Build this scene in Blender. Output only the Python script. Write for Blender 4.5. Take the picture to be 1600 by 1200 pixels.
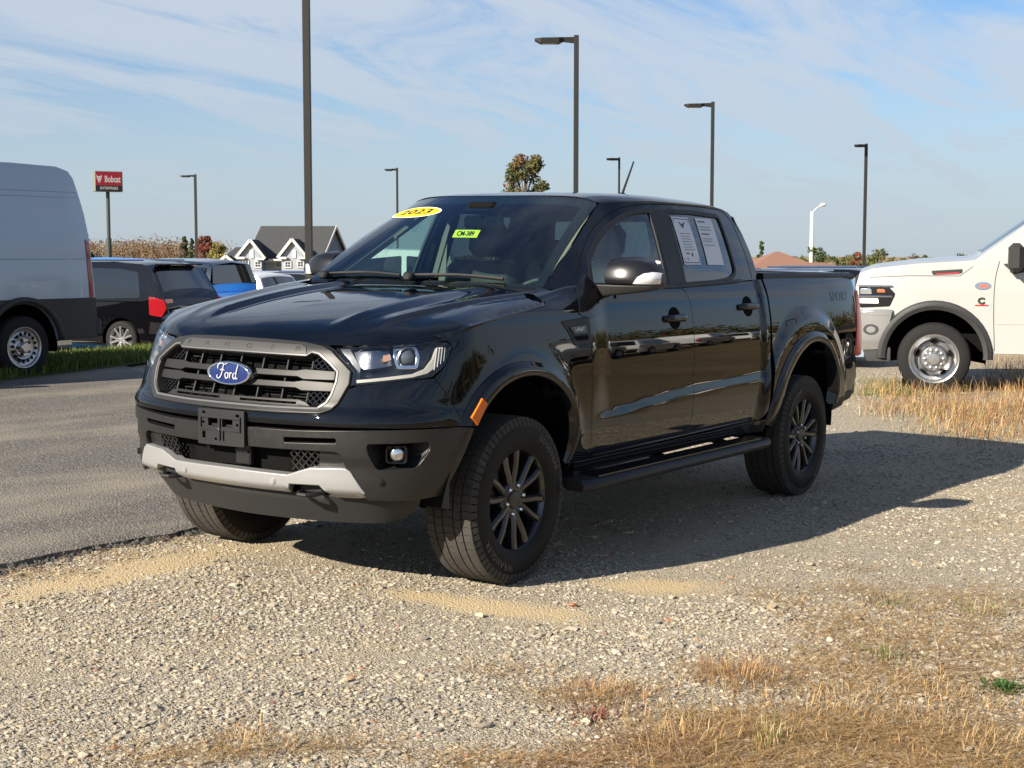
import bpy, bmesh, math, random
import numpy as np
from mathutils import Vector, Matrix
from mathutils.geometry import delaunay_2d_cdt
for o in list(bpy.data.objects): bpy.data.objects.remove(o)
SC = bpy.context.scene
COL = SC.collection
R_ = math.radians
rng = np.random.default_rng(7)
random.seed(7)

# ------------------------------------------------------------------ camera
CAM_POS = (5.5108, 4.5505, 1.4590)
YAW, PITCH, FPX = R_(213.7248), R_(-4.9776), 2338.46
cam = bpy.data.cameras.new('camera'); camo = bpy.data.objects.new('camera', cam); COL.objects.link(camo)
camo.location = CAM_POS
fw = Vector((math.cos(YAW)*math.cos(PITCH), math.sin(YAW)*math.cos(PITCH), math.sin(PITCH)))
camo.rotation_euler = fw.to_track_quat('-Z', 'Y').to_euler()
cam.sensor_width = 36; cam.lens = 36*FPX/1600; cam.clip_start = .05; cam.clip_end = 6000
SC.camera = camo

# ------------------------------------------------------------------ sky, sun, exposure
SUN_TO = Vector((1.85, -.50, 1.0)).normalized()
SUN_EL = math.asin(SUN_TO.z)
w = bpy.data.worlds.new('World'); SC.world = w; w.use_nodes = True
nt = w.node_tree; nt.nodes.clear()
def wn(t, **k):
    n = nt.nodes.new(t)
    for a, b in k.items(): setattr(n, a, b)
    return n
out = wn('ShaderNodeOutputWorld'); bg = wn('ShaderNodeBackground'); bg.inputs[1].default_value = .05
sky = wn('ShaderNodeTexSky', sky_type='NISHITA', sun_disc=False)
sky.sun_elevation = SUN_EL; sky.sun_rotation = math.atan2(SUN_TO.x, SUN_TO.y)
sky.air_density = 1.0; sky.dust_density = .4; sky.ozone_density = 2.5
tc = wn('ShaderNodeTexCoord'); sep = wn('ShaderNodeSeparateXYZ'); nt.links.new(tc.outputs['Generated'], sep.inputs[0])
def mth(op, a, b=None):
    n = wn('ShaderNodeMath', operation=op)
    for i, v in enumerate((a, b)):
        if v is None: continue
        if isinstance(v, (int, float)): n.inputs[i].default_value = v
        else: nt.links.new(v, n.inputs[i])
    return n.outputs[0]
zz = mth('ADD', mth('MAXIMUM', sep.outputs[2], 0.0), .12)
cx = mth('DIVIDE', sep.outputs[0], zz); cy = mth('DIVIDE', sep.outputs[1], zz)
cmb = wn('ShaderNodeCombineXYZ'); nt.links.new(cx, cmb.inputs[0]); nt.links.new(cy, cmb.inputs[1])
mp = wn('ShaderNodeMapping'); nt.links.new(cmb.outputs[0], mp.inputs[0])
mp.inputs['Rotation'].default_value = (0, 0, R_(-62)); mp.inputs['Scale'].default_value = (.42, 1.25, 1)
n1 = wn('ShaderNodeTexNoise'); n1.inputs['Scale'].default_value = 1.6; n1.inputs['Detail'].default_value = 10; n1.inputs['Roughness'].default_value = .64; n1.inputs['Distortion'].default_value = .9
nt.links.new(mp.outputs[0], n1.inputs['Vector'])
mp2 = wn('ShaderNodeMapping'); nt.links.new(cmb.outputs[0], mp2.inputs[0]); mp2.inputs['Scale'].default_value = (.25, .4, 1); mp2.inputs['Rotation'].default_value = (0, 0, R_(-50)); mp2.inputs['Location'].default_value = (3.1, 1.7, 0)
n2 = wn('ShaderNodeTexNoise'); n2.inputs['Scale'].default_value = 1.0; n2.inputs['Detail'].default_value = 4
nt.links.new(mp2.outputs[0], n2.inputs['Vector'])
rp = wn('ShaderNodeMapRange', interpolation_type='SMOOTHSTEP'); rp.inputs['From Min'].default_value = .39; rp.inputs['From Max'].default_value = .56
nt.links.new(mth('ADD', mth('MULTIPLY', n1.outputs[0], .62), mth('MULTIPLY', n2.outputs[0], .38)), rp.inputs['Value'])
hz = wn('ShaderNodeMapRange', interpolation_type='SMOOTHSTEP'); hz.inputs['From Min'].default_value = .0; hz.inputs['From Max'].default_value = .17; hz.inputs['To Min'].default_value = .80; hz.inputs['To Max'].default_value = 0.0
nt.links.new(sep.outputs[2], hz.inputs['Value'])
hi = wn('ShaderNodeMapRange', interpolation_type='SMOOTHSTEP'); hi.inputs['From Min'].default_value = .22; hi.inputs['From Max'].default_value = .75; hi.inputs['To Min'].default_value = .82; hi.inputs['To Max'].default_value = .30
nt.links.new(sep.outputs[2], hi.inputs['Value'])
fac = mth('MAXIMUM', mth('MULTIPLY', rp.outputs[0], hi.outputs[0]), hz.outputs[0])
mix = wn('ShaderNodeMix', data_type='RGBA'); nt.links.new(fac, mix.inputs['Factor'])
tint = wn('ShaderNodeMix', data_type='RGBA', blend_type='MULTIPLY'); tint.inputs['Factor'].default_value = 1; nt.links.new(sky.outputs[0], tint.inputs[6]); tint.inputs[7].default_value = (.79, .97, 1.20, 1)
nt.links.new(tint.outputs[2], mix.inputs[6])
cc = wn('ShaderNodeMix', data_type='RGBA'); nt.links.new(hz.outputs[0], cc.inputs['Factor']); cc.inputs[6].default_value = (5.9, 6.5, 7.3, 1); cc.inputs[7].default_value = (4.6, 5.35, 6.15, 1); nt.links.new(cc.outputs[2], mix.inputs[7])
nt.links.new(mix.outputs[2], bg.inputs[0]); nt.links.new(bg.outputs[0], out.inputs[0])

sl = bpy.data.lights.new('sun', 'SUN'); sl.energy = 5.0; sl.angle = R_(.53); sl.color = (1.0, .91, .77)
so = bpy.data.objects.new('sun', sl); COL.objects.link(so); so.rotation_euler = SUN_TO.to_track_quat('Z', 'Y').to_euler(); so.location = (10, -3, 12)
vs = SC.view_settings; vs.view_transform = 'Standard'; vs.look = 'None'; vs.gamma = 1; vs.exposure = 1.08; vs.use_curve_mapping = False
SC.render.engine = 'CYCLES'; SC.cycles.max_bounces = 8; SC.cycles.transparent_max_bounces = 16; SC.cycles.caustics_reflective = False; SC.cycles.caustics_refractive = False
# ------------------------------------------------------------------ helpers
def mat(name, col, rough=.5, metal=0., coat=0., coat_rough=.03, var=0., vscale=8., bump=0., bscale=60., spec=.5, coat_ior=1.5, rvar=0.):
    m = bpy.data.materials.new(name); m.use_nodes = True; t = m.node_tree; b = t.nodes['Principled BSDF']
    b.inputs['Base Color'].default_value = (*col, 1); b.inputs['Roughness'].default_value = rough; b.inputs['Metallic'].default_value = metal
    b.inputs['Coat Weight'].default_value = coat; b.inputs['Coat Roughness'].default_value = coat_rough; b.inputs['Specular IOR Level'].default_value = spec; b.inputs['Coat IOR'].default_value = coat_ior
    if var or bump or rvar:
        c = t.nodes.new('ShaderNodeTexCoord')
    if var or rvar:
        n = t.nodes.new('ShaderNodeTexNoise'); n.inputs['Scale'].default_value = vscale; n.inputs['Detail'].default_value = 6; t.links.new(c.outputs['Object'], n.inputs['Vector'])
    if var:
        r = t.nodes.new('ShaderNodeMix'); r.data_type = 'RGBA'; t.links.new(n.outputs[0], r.inputs['Factor'])
        r.inputs[6].default_value = (*[max(0, x*(1-var)) for x in col], 1); r.inputs[7].default_value = (*[min(1, x*(1+var)) for x in col], 1)
        t.links.new(r.outputs[2], b.inputs['Base Color'])
    if rvar:
        q = t.nodes.new('ShaderNodeMapRange'); t.links.new(n.outputs[0], q.inputs[0]); q.inputs[1].default_value = .3; q.inputs[2].default_value = .7
        q.inputs[3].default_value = max(.01, rough-rvar); q.inputs[4].default_value = rough+rvar; t.links.new(q.outputs[0], b.inputs['Roughness'])
    if bump:
        n2 = t.nodes.new('ShaderNodeTexNoise'); n2.inputs['Scale'].default_value = bscale; n2.inputs['Detail'].default_value = 4; t.links.new(c.outputs['Object'], n2.inputs['Vector'])
        bp = t.nodes.new('ShaderNodeBump'); bp.inputs['Strength'].default_value = bump; bp.inputs['Distance'].default_value = .01
        t.links.new(n2.outputs[0], bp.inputs['Height']); t.links.new(bp.outputs[0], b.inputs['Normal'])
    return m
def glass_mat(name, tint, refl=1.0, rough=.0):
    m = bpy.data.materials.new(name); m.use_nodes = True; t = m.node_tree; t.nodes.clear()
    o = t.nodes.new('ShaderNodeOutputMaterial'); mx = t.nodes.new('ShaderNodeMixShader'); tr = t.nodes.new('ShaderNodeBsdfTransparent'); gl = t.nodes.new('ShaderNodeBsdfGlossy')
    fr = t.nodes.new('ShaderNodeFresnel'); ge = t.nodes.new('ShaderNodeNewGeometry'); ir = t.nodes.new('ShaderNodeMapRange')
    ir.inputs[3].default_value = 1.52; ir.inputs[4].default_value = 1/1.52; t.links.new(ge.outputs['Backfacing'], ir.inputs[0]); t.links.new(ir.outputs[0], fr.inputs[0])
    tr.inputs[0].default_value = (*tint, 1); gl.inputs['Roughness'].default_value = rough; gl.inputs['Color'].default_value = (refl, refl, refl, 1)
    ml = t.nodes.new('ShaderNodeMath'); ml.operation = 'MULTIPLY'; ml.use_clamp = True; ml.inputs[1].default_value = 1.6; t.links.new(fr.outputs[0], ml.inputs[0]); t.links.new(ml.outputs[0], mx.inputs[0]); t.links.new(tr.outputs[0], mx.inputs[1]); t.links.new(gl.outputs[0], mx.inputs[2]); t.links.new(mx.outputs[0], o.inputs[0])
    return m
def attr_mat(name, rough=.8, attr='col', bump=0., bscale=80., trans=0.):
    m = bpy.data.materials.new(name); m.use_nodes = True; t = m.node_tree; b = t.nodes['Principled BSDF']; b.inputs['Roughness'].default_value = rough; b.inputs['Specular IOR Level'].default_value = .25
    a = t.nodes.new('ShaderNodeAttribute'); a.attribute_name = attr; t.links.new(a.outputs['Color'], b.inputs['Base Color'])
    if trans:
        tl = t.nodes.new('ShaderNodeBsdfTranslucent'); t.links.new(a.outputs['Color'], tl.inputs[0]); mx = t.nodes.new('ShaderNodeMixShader'); mx.inputs[0].default_value = trans
        o = t.nodes['Material Output']; t.links.new(b.outputs[0], mx.inputs[1]); t.links.new(tl.outputs[0], mx.inputs[2]); t.links.new(mx.outputs[0], o.inputs[0])
    return m
def tag(o, label=None, cat=None, group=None, kind=None):
    for k, v in (('label', label), ('category', cat), ('group', group), ('kind', kind)):
        if v: o[k] = v
    return o
def empty(name, loc=(0, 0, 0), rz=0., parent=None):
    o = bpy.data.objects.new(name, None); COL.objects.link(o); o.location = loc; o.rotation_euler = (0, 0, rz); o.empty_display_size = .2
    if parent: o.parent = parent
    return o
def link(name, me, m, parent=None):
    o = bpy.data.objects.new(name, me); COL.objects.link(o)
    if m is not None:
        for q in (m if isinstance(m, (list, tuple)) else [m]): me.materials.append(q)
    if parent: o.parent = parent
    return o
def mesh(name, V, Fc, m, parent=None, smooth=False, normals=None, mi=None):
    me = bpy.data.meshes.new(name); me.from_pydata([tuple(map(float, v)) for v in V], [], [tuple(map(int, f)) for f in Fc])
    if smooth or normals is not None:
        me.polygons.foreach_set('use_smooth', [True]*len(me.polygons))
    if mi is not None: me.polygons.foreach_set('material_index', mi)
    me.update()
    if normals is not None: me.normals_split_custom_set_from_vertices([tuple(map(float, n)) for n in normals])
    return link(name, me, m, parent)
def bigmesh(name, V, Fc, m, parent=None, cols=None, smooth=False):
    """fast builder for triangle soups: V (n,3), Fc (k,3); cols per vertex (n,3)"""
    me = bpy.data.meshes.new(name); V = np.asarray(V, np.float32); Fc = np.asarray(Fc, np.int32); k = Fc.shape[1]
    me.vertices.add(len(V)); me.vertices.foreach_set('co', V.ravel()); me.loops.add(Fc.size); me.loops.foreach_set('vertex_index', Fc.ravel())
    me.polygons.add(len(Fc)); me.polygons.foreach_set('loop_start', np.arange(0, Fc.size, k, dtype=np.int32))
    me.polygons.foreach_set('use_smooth', np.full(len(Fc), smooth))
    if cols is not None:
        a = me.color_attributes.new('col', 'FLOAT_COLOR', 'POINT'); c4 = np.ones((len(V), 4), np.float32); c4[:, :3] = cols; a.data.foreach_set('color', c4.ravel())
    me.update(calc_edges=True); return link(name, me, m, parent)
class MB:
    """collects shapes into ONE mesh"""
    def __init__(s): s.V = []; s.F = []; s.M = []
    def add(s, V, Fc, mi=0):
        b = len(s.V); s.V += [tuple(map(float, v)) for v in V]; s.F += [tuple(b+int(i) for i in f) for f in Fc]; s.M += [mi]*len(Fc); return s
    def box(s, c, d, mi=0, R=None, bev=0.):
        hx, hy, hz = d[0]/2, d[1]/2, d[2]/2; b = min(bev, hx*.9, hy*.9, hz*.9)
        if b <= 0:
            V = [(x, y, z) for x in (-hx, hx) for y in (-hy, hy) for z in (-hz, hz)]
            Fc = [(0, 1, 3, 2), (4, 6, 7, 5), (0, 4, 5, 1), (2, 3, 7, 6), (0, 2, 6, 4), (1, 5, 7, 3)]
        else:
            V = []; idx = {}
            for x in (-1, 1):
                for y in (-1, 1):
                    for z in (-1, 1):
                        for a in range(3):
                            p = [x*(hx-b), y*(hy-b), z*(hz-b)]; p[a] = (x, y, z)[a]*(hx, hy, hz)[a]; idx[(x, y, z, a)] = len(V); V.append(tuple(p))
            Fc = []
            for a in range(3):
                o = [i for i in range(3) if i != a]
                for sg in (-1, 1):
                    q = []
                    for u, v in ((-1, -1), (1, -1), (1, 1), (-1, 1)):
                        k = [0, 0, 0]; k[a] = sg; k[o[0]] = u; k[o[1]] = v; q.append(idx[(*k, a)])
                    fl = (sg > 0) == (a != 1); Fc.append(q if fl else q[::-1])
            for a in range(3):      # edge chamfers along axis a
                o = [i for i in range(3) if i != a]
                for u in (-1, 1):
                    for v in (-1, 1):
                        k0 = [0, 0, 0]; k0[o[0]] = u; k0[o[1]] = v; k1 = list(k0); k0[a] = -1; k1[a] = 1
                        Fc.append([idx[(*k0, o[0])], idx[(*k1, o[0])], idx[(*k1, o[1])], idx[(*k0, o[1])]])
            for x in (-1, 1):
                for y in (-1, 1):
                    for z in (-1, 1): Fc.append([idx[(x, y, z, a)] for a in range(3)])
        V = [Vector(v) for v in V]
        if R is not None: V = [R @ v for v in V]
        return s.add([v+Vector(c) for v in V], Fc, mi)
    def bar(s, a, b, w, h=None, mi=0, up=(0, 0, 1), bev=0.):
        a = Vector(a); b = Vector(b); d = (b-a); L = d.length; d.normalize(); u = Vector(up)
        if abs(d.dot(u)) > .98: u = Vector((1, 0, 0))
        y = u.cross(d).normalized(); z = d.cross(y); R = Matrix((d, y, z)).transposed()
        return s.box((a+b)/2, (L, w, h or w), mi, R, bev)
    def tube(s, P, r, n=8, mi=0, caps=True):
        P = [Vector(p) for p in P]; rr = r if isinstance(r, (list, tuple)) else [r]*len(P); V = []; Fc = []; pu = None
        for i, p in enumerate(P):
            t = (P[min(i+1, len(P)-1)]-P[max(i-1, 0)]).normalized()
            if pu is None:
                u = Vector((0, 0, 1)) if abs(t.z) < .9 else Vector((1, 0, 0))
            else: u = pu
            x = t.cross(u).normalized(); u = x.cross(t); pu = u
            for k in range(n):
                a = 2*math.pi*k/n; V.append(p+(x*math.cos(a)+u*math.sin(a))*rr[i])
        for i in range(len(P)-1):
            for k in range(n): Fc.append((i*n+k, i*n+(k+1) % n, (i+1)*n+(k+1) % n, (i+1)*n+k))
        if caps: Fc.append(tuple(range(n))[::-1]); Fc.append(tuple((len(P)-1)*n+k for k in range(n)))
        return s.add(V, Fc, mi)
    def lathe(s, prof, n=32, axis='y', mi=0, c=(0, 0, 0), closed=False, a0=0., a1=2*math.pi):
        V = []; Fc = []; full = abs(a1-a0-2*math.pi) < 1e-6; m = n if full else n+1
        for k in range(m):
            a = a0+(a1-a0)*k/n; ca, sa = math.cos(a), math.sin(a)
            for (h, r) in prof:
                p = (r*ca, h, r*sa) if axis == 'y' else ((r*ca, r*sa, h) if axis == 'z' else (h, r*ca, r*sa)); V.append((p[0]+c[0], p[1]+c[1], p[2]+c[2]))
        q = len(prof)
        for k in range(n):
            k2 = (k+1) % m
            for i in range(q if closed else q-1):
                j = (i+1) % q; f = (k*q+i, k*q+j, k2*q+j, k2*q+i); Fc.append(f if axis == 'y' else f[::-1])
        return s.add(V, Fc, mi)
    def prism(s, poly, h0, h1, axis='y', mi=0):
        """2D polygon extruded along an axis; poly coordinates are the other two axes in order"""
        n = len(poly); V = []
        for h in (h0, h1):
            for a, b in poly: V.append((a, h, b) if axis == 'y' else ((h, a, b) if axis == 'x' else (a, b, h)))
        Fc = [tuple(range(n)), tuple(range(2*n-1, n-1, -1))]+[(i, n+i, n+(i+1) % n, (i+1) % n) for i in range(n)]
        return s.add(V, Fc, mi)
    def build(s, name, m, parent=None, smooth=False, fix=True, auto=None):
        me = bpy.data.meshes.new(name); me.from_pydata(s.V, [], s.F); me.polygons.foreach_set('material_index', s.M)
        if fix:
            b = bmesh.new(); b.from_mesh(me); bmesh.ops.recalc_face_normals(b, faces=b.faces); b.to_mesh(me); b.free()
        if smooth or auto: me.polygons.foreach_set('use_smooth', [True]*len(me.polygons))
        if auto: me.set_sharp_from_angle(angle=R_(auto))
        me.update(); return link(name, me, m, parent)
def inside(P, pts):
    P = np.asarray(P); x, y = pts[:, 0], pts[:, 1]; c = np.zeros(len(pts), bool); j = len(P)-1
    for i in range(len(P)):
        xi, yi = P[i]; xj, yj = P[j]
        if yi != yj: c ^= ((yi > y) != (yj > y)) & (x < (xj-xi)*(y-yi)/(yj-yi)+xi)
        j = i
    return c
def area(P): P = np.asarray(P); x, y = P[:, 0], P[:, 1]; return .5*np.sum(x*np.roll(y, -1)-np.roll(x, -1)*y)
def resample(P, st):
    P = np.asarray(P, float); o = []
    for i in range(len(P)):
        a, b = P[i], P[(i+1) % len(P)]; n = max(1, int(math.ceil(np.linalg.norm(b-a)/st)))
        for k in range(n): o.append(a+(b-a)*k/n)
    return np.array(o)
def rnd(P, r, n=4):
    """round the corners of a polygon"""
    P = [np.asarray(p, float) for p in P]; o = []; L = len(P)
    for i in range(L):
        a, b, c = P[i-1], P[i], P[(i+1) % L]; ri = r[i] if isinstance(r, (list, tuple)) else r
        da, dc = np.linalg.norm(a-b), np.linalg.norm(c-b); q = min(ri, da*.48, dc*.48)
        if q < 1e-5: o.append(b); continue
        p0, p1 = b+(a-b)/da*q, b+(c-b)/dc*q
        for k in range(n+1):
            t = k/n; o.append((1-t)**2*p0+2*t*(1-t)*b+t*t*p1)
    return [tuple(p) for p in o]
def inset(P, d):
    P = np.asarray(P, float); s = 1 if area(P) > 0 else -1; o = []
    for i in range(len(P)):
        a, b, c = P[i-1], P[i], P[(i+1) % len(P)]; e = b-a; f = c-b; e = e/max(np.linalg.norm(e), 1e-9); f = f/max(np.linalg.norm(f), 1e-9)
        n = np.array([-(e[1]+f[1]), e[0]+f[0]]); l = np.linalg.norm(n); n = n/l if l > 1e-6 else np.array([-e[1], e[0]])
        k = max(.4, n@np.array([-e[1], e[0]])); o.append(b+n*s*d/k)
    return np.array(o)
def panel(name, outline, f, m, parent=None, st=.03, holes=(), depth=.02, edge=.0025, gap=0., mirror=False, flip=False, custom=True):
    """a sheet cut to a 2D outline (with holes), laid on the surface f(u,v), with rounded, folded-in edges"""
    P = np.asarray(outline, float)
    if area(P) < 0: P = P[::-1]
    if gap: P = inset(P, gap)
    P = resample(P, st); H = []
    for h in holes:
        h = np.asarray(h, float); h = h[::-1] if area(h) > 0 else h; H.append(resample(h, st))
    lo, hi = P.min(0), P.max(0); gx = []
    for j, y in enumerate(np.arange(lo[1]+st/2, hi[1], st*.9)):
        for x in np.arange(lo[0]+(st/2 if j % 2 else 0.), hi[0], st): gx.append((x, y))
    g = np.array(gx) if gx else np.zeros((0, 2))
    B = np.vstack([P]+H)
    if len(g):
        k = inside(P, g)
        for h in H: k &= ~inside(h, g)
        g = g[k]
        if len(g):
            d = np.min(np.linalg.norm(g[:, None]-B[None], axis=2), axis=1); g = g[d > st*.45]
    pts = np.vstack([B, g]) if len(g) else B; ed = []; b0 = 0
    for L in [P]+H:
        n = len(L); ed += [(b0+i, b0+(i+1) % n) for i in range(n)]; b0 += n
    vo, eo, fo, ov, oe, of = delaunay_2d_cdt([Vector((float(p[0]), float(p[1]))) for p in pts], ed, [], 0, 1e-7)
    U = np.array([(v.x, v.y) for v in vo]); tri = np.array([t for t in fo if len(t) == 3]); ce = U[tri].mean(1); k = inside(P, ce)
    for h in H: k &= ~inside(h, ce)
    tri = tri[k]
    def nrm(u, v):
        e = 2e-4; a = f(u+e, v)-f(u-e, v); b = f(u, v+e)-f(u, v-e); n = np.cross(a, b); return n/np.maximum(np.linalg.norm(n, axis=1), 1e-12)[:, None]
    X = f(U[:, 0], U[:, 1]); N = nrm(U[:, 0], U[:, 1])
    if flip: N = -N; tri = tri[:, ::-1]
    V = [X]; NN = [N]; FF = [tuple(t) for t in tri]; base = len(X)
    if depth > 0:
        for L in [P]+H:
            A = f(L[:, 0], L[:, 1]); n = nrm(L[:, 0], L[:, 1])
            t = np.roll(A, -1, 0)-np.roll(A, 1, 0); o = np.cross(t, n); o /= np.maximum(np.linalg.norm(o, axis=1), 1e-9)[:, None]
            nn = -n if flip else n
            r1 = A+o*edge-nn*edge; r2 = r1-nn*depth; k = len(L)
            V += [A, r1, r2]; NN += [nn, o, o]
            for i in range(k):
                j = (i+1) % k
                for a, b in ((0, 1), (1, 2)):
                    q = (base+a*k+i, base+b*k+i, base+b*k+j, base+a*k+j); FF.append(q if not flip else q[::-1])
            base += 3*k
    V = np.vstack(V); NN = np.vstack(NN)
    if mirror: V = V*[1, -1, 1]; NN = NN*[1, -1, 1]; FF = [t[::-1] for t in FF]
    return mesh(name, V, FF, m, parent, True, NN if custom else None)
def both(name, *a, **k):
    return panel(name, *a, **k), panel(name, *a, mirror=True, **k)
def strip(name, rows, m, parent=None, mirror=False, closed=False, smooth=True, auto=None):
    """loft: rows is a list of equal-length point rows"""
    A = np.array(rows, float); r, c = A.shape[:2]; V = A.reshape(-1, 3); Fc = []
    for i in range(r-1):
        for j in range(c if closed else c-1):
            j2 = (j+1) % c; q = (i*c+j, i*c+j2, (i+1)*c+j2, (i+1)*c+j); Fc.append(q)
    if mirror: V = V*[1, -1, 1]; Fc = [q[::-1] for q in Fc]
    o = mesh(name, V, Fc, m, parent, smooth)
    if auto: o.data.set_sharp_from_angle(angle=R_(auto))
    return o
def text2d(s, size=1., shear=0., bold=0., space=1.):
    c = bpy.data.curves.new('lettering', 'FONT'); c.body = s; c.size = size; c.align_x = 'CENTER'; c.align_y = 'CENTER'; c.shear = shear; c.offset = bold; c.space_character = space; c.resolution_u = 3
    o = bpy.data.objects.new('lettering', c); COL.objects.link(o); bpy.context.view_layer.update()
    e = o.evaluated_get(bpy.context.evaluated_depsgraph_get()); me = e.to_mesh(); V = np.array([v.co[:2] for v in me.vertices]) if len(me.vertices) else np.zeros((0, 2)); Fc = [tuple(p.vertices) for p in me.polygons]; e.to_mesh_clear()
    bpy.data.objects.remove(o); bpy.data.curves.remove(c); return V, Fc
def lettering(name, s, size, f, m, parent=None, shear=0., bold=0., sx_=1., mirror_u=False, mirror=False, space=1.):
    """flat print laid on the surface f(u,v)"""
    V, Fc = text2d(s, size, shear, bold, space)
    if not len(V): return None
    u = V[:, 0]*sx_
    X = f(-u if mirror_u else u, V[:, 1])
    if mirror: X = X*[1, -1, 1]
    o = mesh(name, X, Fc, m, parent)
    b = bmesh.new(); b.from_mesh(o.data); bmesh.ops.triangulate(b, faces=b.faces); b.to_mesh(o.data); b.free()
    return o
def copy_tree(o, parent=None):
    c = o.copy(); COL.objects.link(c); c.parent = parent
    for ch in o.children: copy_tree(ch, c)
    return c
# ------------------------------------------------------------------ curves and the pickup body surfaces
def cspline(xs,ys):
    x=np.array(xs,float);y=np.array(ys,float)
    if x[0]>x[-1]: x=x[::-1];y=y[::-1]
    h=np.diff(x);d=np.diff(y)/h
    m=np.zeros(len(x))
    for i in range(1,len(x)-1):
        if d[i-1]*d[i]>0:
            w1=2*h[i]+h[i-1];w2=h[i]+2*h[i-1];m[i]=(w1+w2)/(w1/d[i-1]+w2/d[i])
    m[0]=d[0];m[-1]=d[-1]
    def f(t):
        t=np.clip(np.asarray(t,float),x[0],x[-1]);i=np.clip(np.searchsorted(x,t)-1,0,len(x)-2)
        u=(t-x[i])/h[i];u2=u*u;u3=u2*u
        return (2*u3-3*u2+1)*y[i]+(u3-2*u2+u)*h[i]*m[i]+(-2*u3+3*u2)*y[i+1]+(u3-u2)*h[i]*m[i+1]
    return f
def catmull(P,n=24):
    P=np.array(P,float);out=[]
    Q=np.vstack([2*P[0]-P[1],P,2*P[-1]-P[-2]])
    for i in range(1,len(Q)-2):
        p0,p1,p2,p3=Q[i-1:i+3]
        d1=max(np.linalg.norm(p1-p0)**.5,1e-6);d2=max(np.linalg.norm(p2-p1)**.5,1e-6);d3=max(np.linalg.norm(p3-p2)**.5,1e-6)
        m1=d2*((p1-p0)/d1-(p2-p0)/(d1+d2)+(p2-p1)/d2);m2=d2*((p2-p1)/d2-(p3-p1)/(d2+d3)+(p3-p2)/d3)
        for k in range(n):
            t=k/n;out.append((2*t**3-3*t*t+1)*p1+(t**3-2*t*t+t)*m1+(-2*t**3+3*t*t)*p2+(t**3-t*t)*m2)
    out.append(P[-1]);return np.array(out)
def sm(a,b,t):
    t=np.clip((np.asarray(t,float)-a)/(b-a),0,1);return t*t*(3-2*t)
# ---- pickup body: plan curve wrapped from the nose round to the tail, plus a depth profile over height
PLAN=catmull([(.926,-.18),(.935,0),(.926,.18),(.903,.35),(.857,.54),(.79,.69),(.70,.79),(.58,.858),(.45,.893),(.30,.905),(0,.908),(-.6,.908),(-1.6,.908),(-2.6,.908),(-3.4,.908),(-3.9,.897),(-4.2,.868),(-4.3,.83),(-4.34,.76)])[24:]
PS=np.concatenate([[0],np.cumsum(np.linalg.norm(np.diff(PLAN,axis=0),axis=1))])
PT=np.gradient(PLAN,PS,axis=0);PT[0]=(0,1);PT/=np.linalg.norm(PT,axis=1)[:,None]
Df=cspline([.22,.36,.42,.46,.52,.58,.63,.69,.74,.77,.80,.83,.87,.92,1.0,1.06,1.12],[-.14,-.10,-.05,-.03,-.02,-.018,-.003,0,0,.004,-.006,-.026,-.036,-.05,-.08,-.105,-.16])
Ds=cspline([.40,.47,.52,.58,.66,.75,.85,.93,1.0,1.06,1.12,1.2,1.27,1.33,1.40],[-.07,-.04,-.02,-.006,.002,.0042,.0055,.005,.0025,-.002,-.009,-.022,-.037,-.056,-.085])
S1=float(np.interp(-.35,-PLAN[:,0],PS))
def sx(x): return np.interp(-np.asarray(x,float),-PLAN[:,0],PS)
crz=cspline([-.6,-1.1,-1.67,-2.57],[.690,.728,.765,.790]);crw=cspline([-.6,-1.1,-1.67,-2.57],[.012,.03,.038,.032])
def side_add(x,z):
    r=np.hypot(x,z-.45);a=.020*np.exp(-((r-.50)/.075)**2)*sm(.45,.7,z)*sm(-.60,-.40,x)
    r2=np.hypot(x+3.2,z-.47);a=a+.028*(1-sm(.62,.735,r2))
    c=crz(x);w=crw(x);k=sm(-.60,-.80,x)*(1-sm(-2.54,-2.60,x))
    a=a-.013*k*sm(c-w,c+w,z)-.003*k
    a=a-.075*sm(1.20,1.36,z)*sm(-.80,-.40,x)
    return a
def F(s,z,off=0.):
    s=np.asarray(s,float);z=np.asarray(z,float);sg=np.where(s<0,-1.,1.);s=np.abs(s)
    px=np.interp(s,PS,PLAN[:,0]);py=np.interp(s,PS,PLAN[:,1]);nx=np.interp(s,PS,PT[:,1]);ny=-np.interp(s,PS,PT[:,0])
    l=np.hypot(nx,ny);nx,ny=nx/l,ny/l
    w=sm(.75,S1,s);d=(1-w)*Df(z)+w*(Ds(z)+side_add(px,z))+off
    return np.stack([px+nx*d,sg*(py+ny*d),z+0*px],-1)
def FX(x,z,off=0.): return F(sx(x),z,off)
gyb=cspline([-.40,-.6,-.9,-1.3,-2.2,-2.62],[.728,.775,.828,.848,.848,.838])
gyt=cspline([-.40,-.8,-1.0,-1.15,-1.3,-1.5,-1.8,-2.1,-2.4,-2.7],[.36,.515,.563,.600,.645,.682,.702,.702,.690,.66])
def G(x,z,off=0.):
    x=np.asarray(x,float);z=np.asarray(z,float);t=(z-1.31)/.43
    y=gyb(x)*(1-t)+gyt(x)*t+.012*4*t*(1-t)
    return np.stack([x,y+off,z],-1)
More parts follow.
